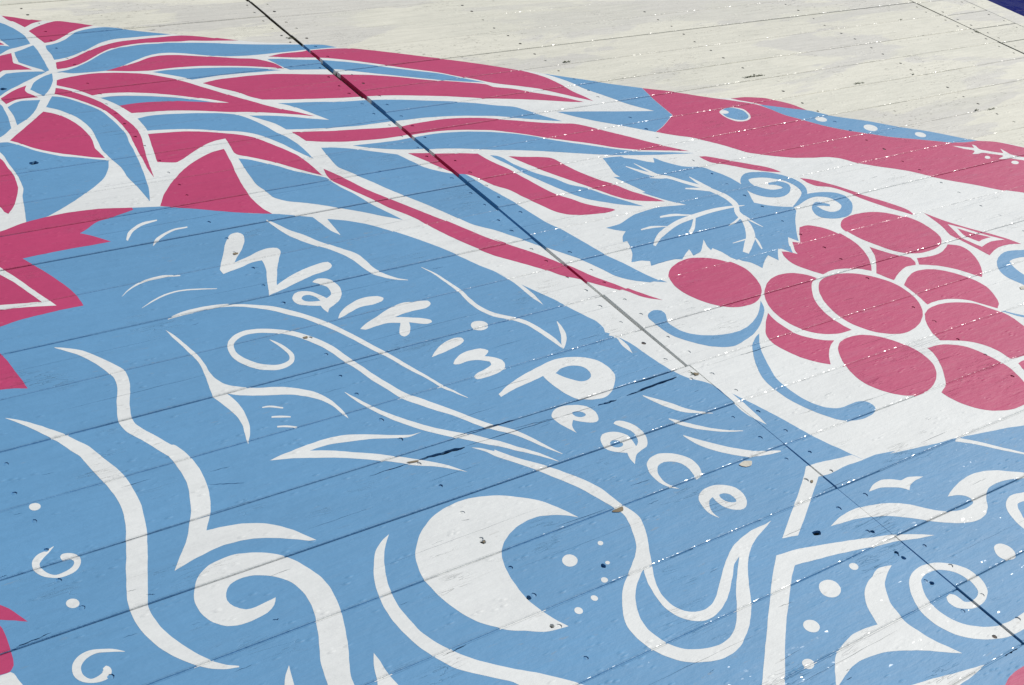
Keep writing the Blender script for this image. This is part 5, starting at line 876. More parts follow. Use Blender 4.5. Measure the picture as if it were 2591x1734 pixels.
white|3|stroke_cluster|stroke|1554.8,1420.3* 1557.8,1412.5* 1560.8,1404.8* 1564.0,1397.1* 1567.4,1389.6* 1571.1,1382.2* 1575.2,1374.8* 1579.4,1367.8* 1583.5,1361.4* 1587.3,1355.9* 1591.1,1350.9* 1595.3,1346.3* 1600.1,1341.9* 1605.8,1337.8* 1612.0,1334.1* 1618.5,1330.7* 1625.2,1327.3* 1632.1,1324.1* 1639.2,1321.0* 1646.4,1318.0* 1653.6,1314.9* 1654.7,1316.1* 1648.5,1320.1* 1642.2,1324.1* 1636.1,1328.2* 1630.3,1332.6* 1625.0,1337.1* 1620.0,1341.9* 1615.4,1346.8* 1611.2,1351.7* 1607.6,1356.6* 1604.5,1361.6* 1601.3,1367.0* 1597.5,1372.6* 1593.1,1378.8* 1588.3,1385.3* 1583.3,1391.8* 1578.1,1398.2* 1573.0,1404.3* 1567.6,1410.2* 1562.2,1416.0* 1556.8,1421.9*
white|3|stroke_cluster|stroke|1554.4,1338.0* 1556.3,1333.0* 1557.9,1328.1* 1560.0,1323.1* 1563.0,1317.7* 1567.0,1312.1* 1571.9,1306.1* 1577.3,1300.2* 1583.0,1294.5* 1589.2,1289.1* 1595.9,1283.9* 1602.8,1278.8* 1609.9,1274.0* 1617.1,1269.3* 1624.5,1264.9* 1632.1,1260.7* 1639.8,1256.8* 1647.7,1253.3* 1655.7,1250.3* 1663.8,1247.4* 1671.9,1244.4* 1673.3,1245.8* 1665.9,1249.6* 1658.5,1253.3* 1651.2,1257.1* 1644.0,1261.1* 1637.0,1265.6* 1630.0,1270.2* 1623.2,1275.1* 1616.6,1280.2* 1610.4,1285.8* 1604.5,1291.6* 1598.7,1297.6* 1593.0,1303.3* 1587.4,1309.0* 1581.8,1314.7* 1576.5,1320.1* 1571.7,1324.9* 1567.5,1329.0* 1563.7,1332.6* 1560.1,1336.0* 1556.4,1339.6*
white|3|stroke_cluster|stroke|1547.6,1284.4* 1549.1,1277.0* 1550.5,1269.7* 1552.2,1262.3* 1554.8,1254.8* 1558.4,1247.4* 1562.8,1239.9* 1567.6,1232.7* 1572.7,1225.9* 1578.1,1219.6* 1583.9,1213.7* 1589.9,1208.1* 1596.1,1202.5* 1602.6,1196.5* 1609.5,1190.4* 1616.3,1184.7* 1622.6,1180.2* 1628.1,1177.4* 1633.1,1175.9* 1637.6,1175.1* 1642.6,1174.0* 1648.6,1172.2* 1655.1,1170.3* 1662.0,1168.5* 1669.0,1166.9* 1676.1,1165.7* 1683.3,1164.8* 1690.7,1164.0* 1698.0,1163.1* 1700.4,1166.0* 1694.5,1168.6* 1688.6,1171.2* 1682.8,1173.7* 1677.0,1176.2* 1670.9,1178.7* 1664.7,1181.2* 1658.8,1183.7* 1653.3,1186.1* 1649.0,1188.2* 1645.6,1189.9* 1642.5,1191.9* 1638.5,1194.8* 1632.8,1199.2* 1626.2,1204.7* 1619.2,1210.7* 1612.6,1216.6* 1606.6,1222.2* 1600.9,1227.9* 1595.3,1233.7* 1589.7,1239.5* 1584.1,1245.6* 1578.4,1252.0* 1572.8,1258.3* 1567.6,1264.2* 1562.9,1269.7* 1558.5,1275.1* 1554.1,1280.4* 1549.7,1285.8*
white|3|stroke_cluster|stroke|848.2,1692.9* 851.8,1691.8* 855.2,1690.9* 858.7,1689.7* 862.6,1688.0* 867.2,1685.5* 872.3,1682.4* 877.6,1679.1* 882.8,1675.8* 884.9,1679.4* 879.9,1683.0* 874.8,1686.8* 869.8,1690.3* 865.0,1693.0* 860.7,1694.4* 856.7,1695.0* 853.0,1695.1* 849.2,1695.5*
white|3|stroke_cluster|stroke|851.2,1658.8* 855.3,1657.4* 859.3,1656.0* 863.4,1654.6* 867.3,1653.1* 871.2,1651.4* 875.1,1649.7* 879.0,1647.9* 882.9,1646.1* 884.6,1649.3* 880.9,1651.6* 877.3,1653.8* 873.5,1656.0* 869.6,1658.0* 865.6,1659.5* 861.4,1660.7* 857.2,1661.8* 853.0,1662.9*
white|3|stroke_cluster|stroke|848.3,1629.3* 852.4,1627.8* 856.6,1626.3* 860.7,1624.7* 864.7,1622.9* 868.7,1620.8* 872.8,1618.5* 876.8,1616.1* 880.9,1613.7* 882.6,1616.8* 878.8,1619.6* 875.1,1622.5* 871.2,1625.3* 867.1,1627.6* 862.9,1629.5* 858.6,1630.9* 854.3,1632.1* 850.0,1633.4*
white|3|tall_wave|wave|572.3,2021.5* 576.3,2017.0* 580.3,2012.6* 584.3,2008.0* 588.6,2002.8* 593.2,1996.9* 598.1,1990.6* 602.9,1984.0* 607.4,1976.9* 611.6,1969.3* 615.8,1960.9* 619.7,1952.3* 623.2,1943.9* 626.1,1935.8* 628.6,1927.6* 630.8,1919.5* 633.0,1911.4* 635.1,1903.5* 636.9,1896.2* 638.0,1890.0* 638.4,1885.2* 638.3,1881.3* 637.9,1877.4* 637.2,1872.7* 636.1,1867.4* 634.8,1861.7* 633.1,1855.4* 630.8,1848.1* 628.2,1840.6* 625.4,1833.2* 622.0,1825.2* 618.2,1816.1* 614.5,1806.3* 610.9,1796.1* 607.2,1785.3* 603.8,1774.0* 601.3,1763.0* 600.0,1753.0* 599.9,1744.0* 600.7,1735.9* 602.3,1728.2* 604.8,1720.8* 608.0,1714.3* 611.4,1708.3* 614.6,1702.1* 617.8,1695.1* 621.2,1687.8* 624.5,1680.3* 627.8,1672.7* 631.3,1663.9* 635.0,1654.1* 638.5,1645.0* 641.3,1637.7* 644.1,1632.7* 651.0,1630.3* 644.3,1632.8* 643.1,1633.8* 643.6,1629.1* 644.4,1622.4* 645.1,1614.9* 645.5,1607.7* 645.9,1600.6* 646.1,1593.2* 646.2,1585.7* 646.0,1578.5* 645.6,1571.4* 644.9,1564.4* 644.1,1557.7* 643.1,1551.4* 641.6,1544.8* 639.7,1537.6* 637.7,1530.4* 636.0,1524.5* 634.9,1520.9* 634.2,1518.9* 633.2,1516.1* 632.0,1512.6* 662.8,1503.1* 663.9,1506.1* 665.2,1509.4* 666.9,1514.4* 668.6,1520.4* 670.3,1527.5* 672.2,1535.9* 674.2,1545.5* 675.7,1555.3* 676.7,1564.7* 677.3,1573.7* 677.6,1582.6* 677.5,1591.5* 677.2,1600.4* 676.5,1609.3* 675.5,1618.0* 674.2,1626.3* 672.4,1634.5* 670.2,1642.4* 667.9,1649.2* 665.8,1654.8* 662.9,1659.9* 655.1,1662.0* 660.5,1659.5* 660.0,1659.7* 657.2,1665.5* 653.4,1674.1* 649.3,1683.7* 645.3,1692.7* 641.6,1700.5* 637.9,1707.9* 634.5,1715.0* 631.6,1721.9* 629.0,1729.0* 626.8,1735.6* 625.3,1741.6* 624.6,1746.8* 624.3,1751.5* 624.4,1755.5* 624.9,1759.4* 625.7,1764.2* 627.3,1770.8* 629.6,1779.4* 632.6,1788.9* 635.6,1798.0* 638.5,1805.9* 641.7,1813.9* 645.3,1822.5* 648.8,1831.5* 652.0,1840.2* 655.2,1848.8* 658.3,1858.0* 660.7,1867.3* 662.5,1876.3* 663.7,1885.3* 664.1,1894.9* 663.3,1904.5* 661.0,1913.3* 657.8,1920.6* 654.3,1926.9* 651.0,1933.2* 647.8,1939.9* 644.3,1947.1* 640.5,1954.5* 636.3,1962.0* 631.8,1969.8* 627.0,1977.8* 621.8,1985.6* 616.4,1992.5* 610.5,1998.4* 604.4,2003.4* 598.4,2007.8* 592.7,2011.7* 587.5,2015.1* 582.6,2018.0* 577.9,2020.6* 573.1,2023.3*
white|3|tall_wave|wave|635.1,1522.1* 625.3,1493.5 612.6,1467.0 599.1,1441.6 584.1,1417.6 566.2,1395.8 546.4,1369.0* 559.3,1373.0 582.5,1380.3 610.3,1385.6 635.0,1389.0 658.0,1387.5 678.0,1384.9 696.5,1378.7 720.2,1367.2 741.5,1354.9 765.9,1337.8 776.2,1335.2* 766.8,1350.5 754.7,1370.4 740.8,1387.2 721.7,1404.5 700.2,1416.8 684.3,1423.3 674.9,1424.9 655.6,1429.4 635.5,1431.9 626.8,1433.0* 639.7,1453.9 654.1,1479.7 665.2,1507.9*
white|3|tall_wave|wave|429.7,1845.1* 433.4,1840.4* 437.0,1835.9* 440.7,1831.1* 444.5,1825.7* 448.5,1819.4* 452.7,1812.6* 456.9,1805.4* 461.0,1798.2* 465.2,1791.0* 469.3,1783.5* 473.2,1776.2* 477.0,1769.3* 480.4,1763.0* 483.4,1757.3* 486.3,1751.7* 489.0,1745.8* 491.6,1739.4* 494.2,1732.5* 496.8,1725.4* 499.5,1718.2* 502.6,1711.4* 505.4,1705.5* 507.9,1699.8* 509.8,1693.2* 511.2,1684.5* 512.4,1674.0* 513.7,1662.3* 515.3,1650.2* 517.5,1638.4* 519.8,1627.1* 521.9,1616.5* 523.4,1606.8* 524.6,1597.1* 525.5,1587.2* 526.2,1577.4* 526.5,1567.8* 526.5,1558.7* 526.1,1549.8* 525.4,1541.3* 524.4,1533.1* 523.0,1525.3* 521.2,1517.5* 519.0,1509.4* 516.7,1501.3* 514.2,1493.5* 511.5,1485.8* 508.7,1477.9* 505.8,1469.9* 503.0,1462.0* 500.2,1454.2* 497.3,1446.3* 494.4,1438.3* 491.5,1430.5* 488.6,1422.7* 485.7,1414.9* 482.8,1407.1* 479.9,1399.4* 476.9,1391.8* 474.0,1383.9* 471.2,1376.0* 468.4,1368.0* 465.8,1359.8* 463.2,1351.6* 461.1,1343.8* 459.3,1336.7* 457.8,1329.7* 456.5,1322.0* 455.6,1313.8* 455.2,1305.6* 455.3,1297.6* 455.8,1289.8* 456.5,1282.1* 457.5,1274.2* 458.8,1266.2* 460.4,1258.2* 462.4,1250.3* 464.8,1242.5* 467.5,1235.1* 470.5,1227.9* 473.7,1221.0* 477.1,1214.3* 480.7,1207.8* 484.6,1201.5* 488.6,1195.5* 492.7,1190.0* 496.9,1184.9* 501.1,1180.1* 505.5,1175.7* 510.0,1171.4* 514.7,1167.3* 519.4,1163.6* 523.7,1160.4* 527.4,1157.9* 530.8,1156.0* 534.2,1154.4* 537.8,1152.9* 541.9,1151.5* 546.1,1150.4* 550.4,1149.3* 554.7,1148.2* 555.7,1150.5* 551.9,1152.9* 548.1,1155.3* 544.5,1157.7* 541.1,1160.1* 538.2,1162.5* 535.6,1164.9* 533.1,1167.5* 530.3,1170.7* 527.0,1174.8* 523.5,1179.6* 519.9,1184.7* 516.6,1189.9* 513.4,1195.2* 510.3,1200.6* 507.3,1206.2* 504.5,1212.0* 501.8,1218.3* 499.2,1224.9* 496.7,1231.7* 494.3,1238.5* 492.0,1245.3* 489.8,1252.1* 487.8,1258.7* 486.1,1265.3* 484.8,1271.9* 483.7,1278.6* 482.8,1285.3* 482.3,1291.9* 482.1,1298.2* 482.1,1304.1* 482.5,1309.7* 483.2,1314.6* 484.2,1318.9* 485.6,1323.2* 487.4,1328.2* 489.5,1334.2* 491.8,1340.7* 494.4,1347.7* 497.3,1355.1* 500.1,1362.6* 502.9,1369.9* 505.8,1377.2* 508.8,1384.8* 511.8,1392.6* 514.8,1400.4* 517.9,1408.2* 521.0,1416.2* 524.0,1424.2* 527.1,1432.3* 530.3,1440.4* 533.4,1448.9* 536.4,1457.5* 539.3,1466.1* 542.1,1475.0* 544.8,1484.4* 547.4,1494.0* 549.8,1503.5* 552.1,1513.4* 554.3,1524.0* 556.1,1535.0* 557.4,1546.1* 558.5,1557.3* 559.1,1568.7* 559.3,1580.3* 559.2,1592.1* 558.7,1604.3* 557.7,1616.7* 555.9,1629.1* 553.2,1641.4* 549.9,1652.9* 546.5,1663.5* 543.4,1673.3* 540.6,1683.2* 537.7,1693.7* 534.6,1704.4* 531.3,1714.5* 527.5,1723.1* 523.8,1730.0* 520.4,1735.7* 517.1,1741.1* 513.8,1747.0* 510.4,1753.2* 506.8,1759.5* 503.1,1765.6* 499.3,1771.1* 495.6,1776.3* 491.8,1781.3* 487.7,1786.6* 483.2,1792.4* 478.3,1798.5* 473.3,1804.7* 468.2,1810.6* 463.2,1816.4* 458.0,1822.0* 452.8,1827.4* 447.9,1832.3* 443.2,1836.3* 438.8,1839.8* 434.5,1842.9* 430.2,1846.2*
white|3|tall_wave|wave|784.2,1999.1* 792.7,1973.8 800.4,1935.6 806.6,1900.7 807.5,1869.1 805.5,1830.8 808.7,1803.0 820.5,1781.2 841.0,1765.5 866.2,1752.9 900.8,1741.0 923.4,1729.5 946.4,1711.6 964.6,1690.6 975.7,1662.5 980.4,1634.8 982.0,1613.9 979.9,1599.8* 975.3,1619.3 969.1,1650.0 955.9,1673.7 936.8,1692.5 913.5,1709.4 873.5,1723.8 835.1,1740.7 821.0,1748.4 807.7,1759.4* 813.4,1731.5 813.6,1698.8 809.8,1670.9 801.9,1645.4 792.1,1626.0 780.7,1607.7* 786.6,1633.2 794.4,1663.3 795.5,1692.0 789.8,1719.3 780.2,1758.7* 785.1,1787.3 792.0,1820.8 798.0,1858.6 796.9,1896.0 791.1,1941.7 786.4,1969.7
white|3|tall_wave|wave|1084.6,1508.1* 1062.3,1509.4 1036.1,1520.3 998.4,1538.8 960.5,1556.4 932.4,1562.4 902.4,1564.1 870.8,1561.9 838.8,1557.9 820.4,1556.6 795.8,1551.1* 837.9,1538.0 879.7,1520.2 916.4,1503.3 951.3,1482.6 985.3,1459.9 1007.0,1443.0 1021.7,1430.2 1052.7,1412.6 1079.0,1392.6 1100.7,1372.8* 1078.9,1402.8 1048.3,1431.8 1015.6,1457.6 983.0,1483.4 948.1,1505.0 913.4,1526.5 872.2,1546.8* 878.3,1546.8 908.8,1546.9 950.9,1538.7 992.3,1528.0 1031.7,1512.6 1053.3,1505.2
white|3|tall_wave|hook|661.9,1249.0* 652.9,1235.7 636.9,1226.2 617.4,1222.1 599.5,1220.9 585.4,1222.6 571.4,1228.3 558.0,1242.0 549.5,1261.7 547.4,1285.3 552.3,1307.4 562.7,1327.3 577.8,1345.4 598.1,1357.6 617.6,1361.1 641.6,1362.7 664.9,1356.3 688.1,1344.9 707.7,1330.3 724.1,1308.9 735.9,1284.0 744.6,1259.0 746.7,1232.0 744.6,1207.6 740.4,1184.6 732.2,1157.0 721.8,1127.9 708.8,1097.7 697.8,1073.9 690.2,1055.3 687.7,1041.4 681.6,1009.7 675.5,976.4* 639.5,995.5* 647.6,1033.7 653.6,1059.2 659.2,1084.2 667.2,1109.2 681.5,1141.8 695.5,1179.1 703.6,1210.2 704.8,1238.4 700.2,1260.7 690.5,1278.4 676.4,1292.8 660.3,1302.7 644.8,1308.5 624.6,1309.3 610.7,1305.2 598.3,1291.6 592.8,1276.5 597.9,1259.9 611.1,1246.2 625.3,1244.3 644.3,1247.1
white|3|crescent_moon|crescent|1214.4,1186.0* 1204.5,1209.0 1192.8,1229.8 1176.1,1253.1 1155.4,1270.9 1133.2,1286.7 1109.3,1299.8 1083.1,1308.2 1048.3,1313.7 1014.6,1310.2 979.9,1299.1 945.9,1278.1 923.9,1256.3 908.3,1236.1 898.3,1213.6 890.8,1186.6 891.7,1159.8 895.7,1124.5 905.7,1090.5 921.1,1061.2 937.4,1042.3 954.5,1025.5 975.4,1013.5 1002.1,997.0 1027.7,991.1 1044.8,988.8* 1033.5,1011.4 1025.1,1037.5 1018.3,1070.5 1020.0,1103.5 1024.3,1132.1 1031.4,1156.0 1041.7,1174.8 1057.1,1191.5 1074.7,1203.5 1099.7,1214.3 1126.6,1220.4 1151.8,1219.0 1178.7,1210.4 1198.1,1200.3
white|3|crescent_moon|crescent|891.7,1295.3* 872.5,1273.3 854.9,1246.6 843.0,1221.7 831.7,1189.7 824.9,1156.4 825.3,1124.0 828.2,1087.4 839.2,1056.0 855.8,1025.4 878.0,995.5 894.3,978.7 920.1,954.7 946.6,931.7 971.8,907.1 986.2,891.4 997.6,875.6 1005.9,848.6 999.8,829.6* 948.6,856.6* 921.2,896.3 901.5,935.6 879.9,956.6 854.8,981.0 835.8,1002.4 822.6,1029.1 810.4,1062.2 803.6,1096.5 801.0,1129.2 804.1,1163.3 809.5,1189.7 819.9,1218.0 832.8,1242.0 850.8,1268.1 868.1,1283.4
white|3|tall_wave|spike|620.6,1118.7* 616.0,1103.5 611.1,1081.4 604.5,1044.1* 578.1,1058.0* 598.1,1088.2 607.9,1104.4
white|3|tall_wave|spike|742.8,1081.8* 743.8,1066.4 742.9,1037.5 744.7,1011.6 746.8,969.2* 702.1,992.7* 721.0,1032.9 731.1,1059.9
white|3|dot_cluster|curl|401.5,1502.4* 398.1,1501.2* 394.7,1500.0* 391.3,1498.9* 387.9,1497.9* 384.4,1497.1* 380.6,1496.5* 376.8,1495.6* 373.1,1494.0* 369.8,1492.0* 366.6,1489.5* 363.5,1485.9* 360.8,1480.9* 359.2,1475.2* 358.6,1469.5* 358.7,1463.9* 359.5,1458.6* 361.2,1453.9* 363.4,1449.9* 365.9,1446.6* 368.5,1443.6* 371.3,1440.9* 374.3,1438.5* 377.5,1436.4* 380.7,1434.6* 384.1,1433.3* 387.5,1432.3* 391.0,1431.6* 394.6,1431.3* 398.5,1431.3* 402.6,1431.7* 406.8,1432.4* 410.7,1433.7* 414.5,1435.5* 418.0,1438.0* 421.2,1440.9* 424.1,1444.6* 426.5,1449.0* 428.1,1454.0* 428.9,1459.3* 428.6,1464.8* 426.8,1469.4* 424.3,1472.9* 421.6,1475.5* 418.8,1477.7* 415.8,1479.3* 412.9,1480.1* 410.4,1480.4* 408.4,1480.3* 406.8,1479.7* 405.4,1478.6* 404.3,1477.3* 403.3,1476.1* 402.8,1469.5* 403.7,1468.4* 404.4,1467.4* 405.0,1466.4* 406.2,1465.6* 408.1,1465.3* 410.2,1465.3* 412.1,1465.3* 413.6,1464.7* 415.1,1463.2* 416.8,1461.0* 418.0,1458.9* 418.4,1457.8* 418.5,1457.2* 418.4,1455.8* 418.0,1454.2* 417.4,1452.6* 416.3,1450.8* 414.4,1448.7* 412.1,1446.6* 409.4,1444.8* 406.4,1443.3* 402.8,1442.0* 399.0,1441.0* 395.4,1440.4* 392.0,1439.9* 388.7,1439.6* 385.6,1439.8* 382.8,1440.8* 380.2,1442.7* 377.8,1445.3* 375.7,1448.4* 373.8,1451.7* 372.2,1455.1* 371.0,1458.6* 370.1,1462.0* 369.8,1464.8* 369.8,1467.4* 370.1,1470.1* 370.6,1472.5* 371.0,1473.9* 371.4,1474.7* 372.3,1476.1* 373.9,1478.1* 376.0,1480.3* 378.6,1482.6* 381.8,1485.0* 385.3,1487.6* 388.9,1490.3* 392.2,1493.1* 395.4,1495.9* 398.5,1498.7* 401.6,1501.5*
white|3|dot_cluster|curl|422.1,1250.0* 418.6,1253.1* 415.2,1256.4* 411.6,1259.5* 407.6,1262.4* 403.0,1265.0* 398.0,1267.4* 392.8,1269.5* 387.8,1271.2* 383.0,1272.4* 378.2,1273.2* 373.4,1273.4* 368.7,1272.9* 364.1,1271.5* 359.6,1269.4* 355.5,1266.7* 351.9,1263.4* 348.9,1259.4* 346.6,1254.7* 345.0,1249.9* 344.3,1245.0* 344.2,1240.0* 344.8,1235.0* 346.1,1230.3* 348.1,1226.0* 350.7,1222.6* 353.8,1219.9* 357.0,1217.8* 360.2,1216.0* 363.5,1214.5* 366.9,1213.2* 370.3,1212.3* 373.5,1211.8* 376.7,1211.7* 380.0,1212.0* 383.1,1212.9* 386.3,1214.5* 389.2,1217.2* 391.5,1220.7* 392.9,1224.1* 393.6,1227.6* 393.3,1231.5* 392.1,1234.2* 390.8,1235.5* 389.6,1236.6* 383.6,1233.5* 383.1,1231.3* 382.6,1229.4* 381.9,1228.7* 381.4,1229.1* 381.1,1228.9* 381.0,1228.3* 381.1,1227.9* 381.2,1227.5* 380.3,1226.6* 378.5,1225.3* 376.4,1224.2* 374.0,1223.3* 371.3,1222.7* 368.3,1222.3* 365.4,1222.4* 362.8,1223.2* 360.6,1225.2* 358.5,1227.9* 357.0,1230.8* 356.2,1233.5* 355.8,1236.0* 355.8,1238.9* 356.0,1241.7* 356.3,1244.1* 356.8,1246.1* 357.3,1247.9* 358.1,1249.7* 359.1,1251.5* 361.0,1253.8* 363.5,1256.3* 366.5,1258.7* 369.8,1260.7* 373.3,1262.2* 377.4,1263.3* 381.8,1263.8* 386.4,1263.8* 391.1,1262.8* 396.0,1261.1* 400.9,1259.0* 405.6,1257.0* 409.8,1255.2* 413.8,1253.2* 417.7,1251.2* 421.7,1249.2*
white|3|dot_cluster|dot|412.7,1600.9 410.9,1597.3 407.7,1594.9 403.9,1594.3 400.1,1595.5 397.1,1598.3 395.5,1602.1 395.6,1606.3 397.5,1609.9 400.6,1612.3 404.5,1612.9 408.3,1611.7 411.3,1608.9 412.9,1605.0
white|3|dot_cluster|dot|396.3,1368.8 394.3,1365.1 390.9,1362.7 386.9,1362.2 382.9,1363.6 379.8,1366.7 378.3,1370.8 378.5,1375.1 380.4,1378.9 383.8,1381.3 387.9,1381.8 391.8,1380.4 394.9,1377.4 396.5,1373.2
white|3|dot_cluster|dot|1214.3,1114.5 1212.3,1113.2 1209.9,1112.7 1207.7,1113.3 1206.0,1114.7 1205.2,1116.7 1205.5,1119.0 1206.7,1120.9 1208.8,1122.3 1211.2,1122.8 1213.4,1122.2 1215.1,1120.8 1215.9,1118.8 1215.6,1116.5
white|3|dot_cluster|dot|1145.8,1098.6 1140.4,1094.8 1134.0,1093.5 1128.0,1094.8 1123.5,1098.6 1121.4,1104.1 1122.1,1110.2 1125.5,1115.7 1131.0,1119.5 1137.4,1120.9 1143.4,1119.6 1148.0,1115.7 1150.1,1110.2 1149.3,1104.0
white|3|dot_cluster|dot|1195.1,1071.7 1193.5,1070.7 1191.7,1070.4 1190.0,1070.8 1188.7,1071.9 1188.0,1073.5 1188.2,1075.2 1189.2,1076.7 1190.8,1077.7 1192.6,1078.0 1194.3,1077.6 1195.6,1076.5 1196.3,1074.9 1196.1,1073.2
white|3|dot_cluster|dot|1165.9,1040.1 1163.6,1038.6 1160.8,1038.2 1158.1,1038.9 1156.1,1040.7 1155.0,1043.1 1155.3,1045.7 1156.7,1048.0 1159.0,1049.5 1161.8,1049.9 1164.5,1049.2 1166.6,1047.4 1167.6,1045.0 1167.4,1042.4
white|3|dot_cluster|dot|1124.4,1014.1 1121.9,1012.9 1119.2,1013.0 1116.8,1014.2 1115.2,1016.4 1114.7,1019.2 1115.4,1021.9 1117.2,1024.1 1119.7,1025.3 1122.4,1025.3 1124.8,1024.0 1126.4,1021.8 1126.9,1019.0 1126.2,1016.3
white|3|dot_cluster|dot|1084.4,1002.2 1081.4,1000.7 1078.2,1000.7 1075.5,1002.1 1073.6,1004.6 1073.1,1007.8 1074.0,1011.0 1076.1,1013.6 1079.0,1015.1 1082.2,1015.1 1085.0,1013.7 1086.9,1011.2 1087.4,1008.0 1086.5,1004.7
white|3|chevron_frame|chevron|1828.6,1093.0* 1793.3,1097.1 1756.9,1103.8 1714.0,1107.7* 1656.5,1067.7 1586.2,1022.3 1520.4,980.0* 1553.7,972.5* 1625.3,1017.3 1713.6,1074.6* 1743.3,1070.5 1789.9,1073.6 1840.4,1071.3*
white|3|chevron_frame|chevron|1478.4,953.0* 1532.2,945.6 1578.5,933.7 1625.6,921.6 1671.8,907.9 1718.7,894.0 1761.2,875.6 1797.1,856.0* 1766.5,862.0 1719.2,876.1 1667.8,885.9 1602.8,900.5 1536.4,912.0 1492.1,919.3* 1466.5,901.4 1421.9,864.4 1379.9,828.6 1341.8,793.2 1280.5,731.8 1232.0,681.5* 1192.5,702.4* 1246.3,749.7 1299.2,797.3 1350.9,843.3 1391.6,879.6 1434.2,917.4
white|3|curled_wave|wave|2074.0,1028.3* 2081.8,1022.7* 2089.5,1017.3* 2097.2,1011.6* 2105.1,1005.2* 2113.0,997.8* 2121.0,989.8* 2129.3,981.3* 2138.2,972.5* 2148.0,963.2* 2158.5,953.5* 2169.0,943.7* 2178.7,934.3* 2187.3,925.6* 2195.2,917.2* 2202.9,909.0* 2210.7,900.7* 2214.8,902.8* 2207.5,911.4* 2200.3,919.9* 2192.8,928.6* 2184.8,937.7* 2175.7,947.5* 2166.0,957.8* 2156.3,968.1* 2147.1,977.7* 2138.9,986.9* 2131.0,995.7* 2123.4,1004.1* 2115.8,1011.8* 2108.2,1018.7* 2100.8,1024.9* 2093.5,1030.7* 2086.2,1036.6*
white|3|curled_wave|bird_shape|1774.8,999.2* 1797.3,1008.8 1823.5,1012.6 1843.5,1006.7 1862.8,994.2* 1887.1,993.7 1915.6,981.9* 1889.5,980.3 1869.6,974.9 1855.1,965.7* 1845.9,977.8 1824.3,989.9 1805.6,996.7
white|3|curled_wave|wave|1628.9,962.5* 1669.3,973.6 1713.2,975.5 1752.2,968.5 1790.4,956.5 1818.7,939.3 1837.1,921.1 1858.4,901.7 1878.3,888.5 1900.5,880.7 1925.9,878.9 1946.5,883.3 1952.5,892.4 1948.4,904.0 1935.7,912.4 1913.0,918.3* 1935.3,927.0 1971.3,937.1 2015.1,941.5 2048.7,937.5 2077.8,926.0 2105.6,909.5 2127.0,896.0 2183.5,855.5* 2164.0,841.8* 2111.0,884.2 2073.5,896.7 2039.1,900.3 2010.2,896.7 1983.7,880.1 1963.0,861.2 1940.4,848.6 1914.6,844.7 1885.3,850.5 1864.1,858.8 1830.7,879.0 1796.8,905.7 1760.2,930.1 1722.5,945.8 1683.1,955.7 1654.4,959.6
white|3|curled_wave|curl|2151.0,812.9* 2144.4,820.6* 2138.0,828.7* 2130.6,836.7* 2121.1,843.5* 2108.9,848.6* 2095.2,852.2* 2082.0,854.8* 2070.8,857.1* 2061.9,859.3* 2053.6,861.2* 2044.9,862.3* 2034.5,861.8* 2022.6,858.7* 2011.4,853.4* 2002.6,847.4* 1995.7,840.9* 1990.7,834.0* 1987.5,827.1* 1985.4,820.8* 1983.6,815.1* 1981.9,810.2* 1980.4,805.2* 1979.2,799.7* 1978.6,793.3* 1978.5,785.5* 1978.7,776.8* 1979.7,767.7* 1981.8,759.0* 1985.3,751.0* 1990.0,743.6* 1995.0,736.4* 1999.7,729.3* 2018.0,737.2* 2014.4,744.9* 2010.8,752.6* 2007.5,760.1* 2005.2,767.6* 2003.8,775.6* 2003.0,784.2* 2002.9,792.5* 2003.4,799.7* 2004.5,805.2* 2006.1,809.3* 2008.3,813.4* 2011.2,818.2* 2014.7,823.8* 2018.6,829.3* 2022.3,833.8* 2025.1,836.5* 2026.9,838.0* 2027.8,838.8* 2027.3,838.9* 2027.5,839.2* 2030.3,840.0* 2035.8,840.6* 2043.3,840.4* 2052.4,839.2* 2063.0,837.1* 2074.6,834.1* 2085.9,830.4* 2095.6,826.2* 2103.8,821.0* 2111.5,814.6* 2119.2,807.4* 2127.2,800.4*
white|3|dot_cluster|dot|1891.8,743.6 1882.5,742.4 1874.1,745.2 1868.2,751.5 1866.0,760.1 1867.9,769.3 1873.6,777.3 1881.9,782.5 1891.3,783.9 1899.9,781.1 1905.8,774.6 1908.0,765.9 1906.0,756.7 1900.2,748.7
white|3|dot_cluster|dot|1593.2,861.7 1589.3,860.4 1585.2,860.7 1581.9,862.5 1579.9,865.5 1579.6,869.1 1581.1,872.5 1584.2,875.2 1588.1,876.6 1592.1,876.3 1595.5,874.5 1597.5,871.5 1597.8,867.8 1596.3,864.4
white|3|dot_cluster|dot|1517.7,833.7 1508.3,830.4 1498.7,830.8 1490.8,834.9 1486.1,841.8 1485.5,850.2 1489.1,858.4 1496.4,864.9 1505.8,868.4 1515.5,868.0 1523.6,863.9 1528.4,856.9 1528.9,848.4 1525.0,840.1
white|3|dot_cluster|dot|1421.3,791.0 1415.0,788.7 1408.3,789.1 1402.6,791.9 1398.8,796.7 1397.8,802.5 1399.8,808.2 1404.4,812.7 1410.6,815.0 1417.4,814.7 1423.2,811.9 1427.0,807.0 1427.9,801.1 1425.9,795.4
white|3|dot_cluster|dot|1353.7,738.2 1349.0,736.5 1344.0,736.6 1339.7,738.7 1337.0,742.1 1336.3,746.4 1337.8,750.6 1341.2,753.9 1345.9,755.6 1350.9,755.5 1355.3,753.4 1358.0,749.9 1358.7,745.6 1357.1,741.4
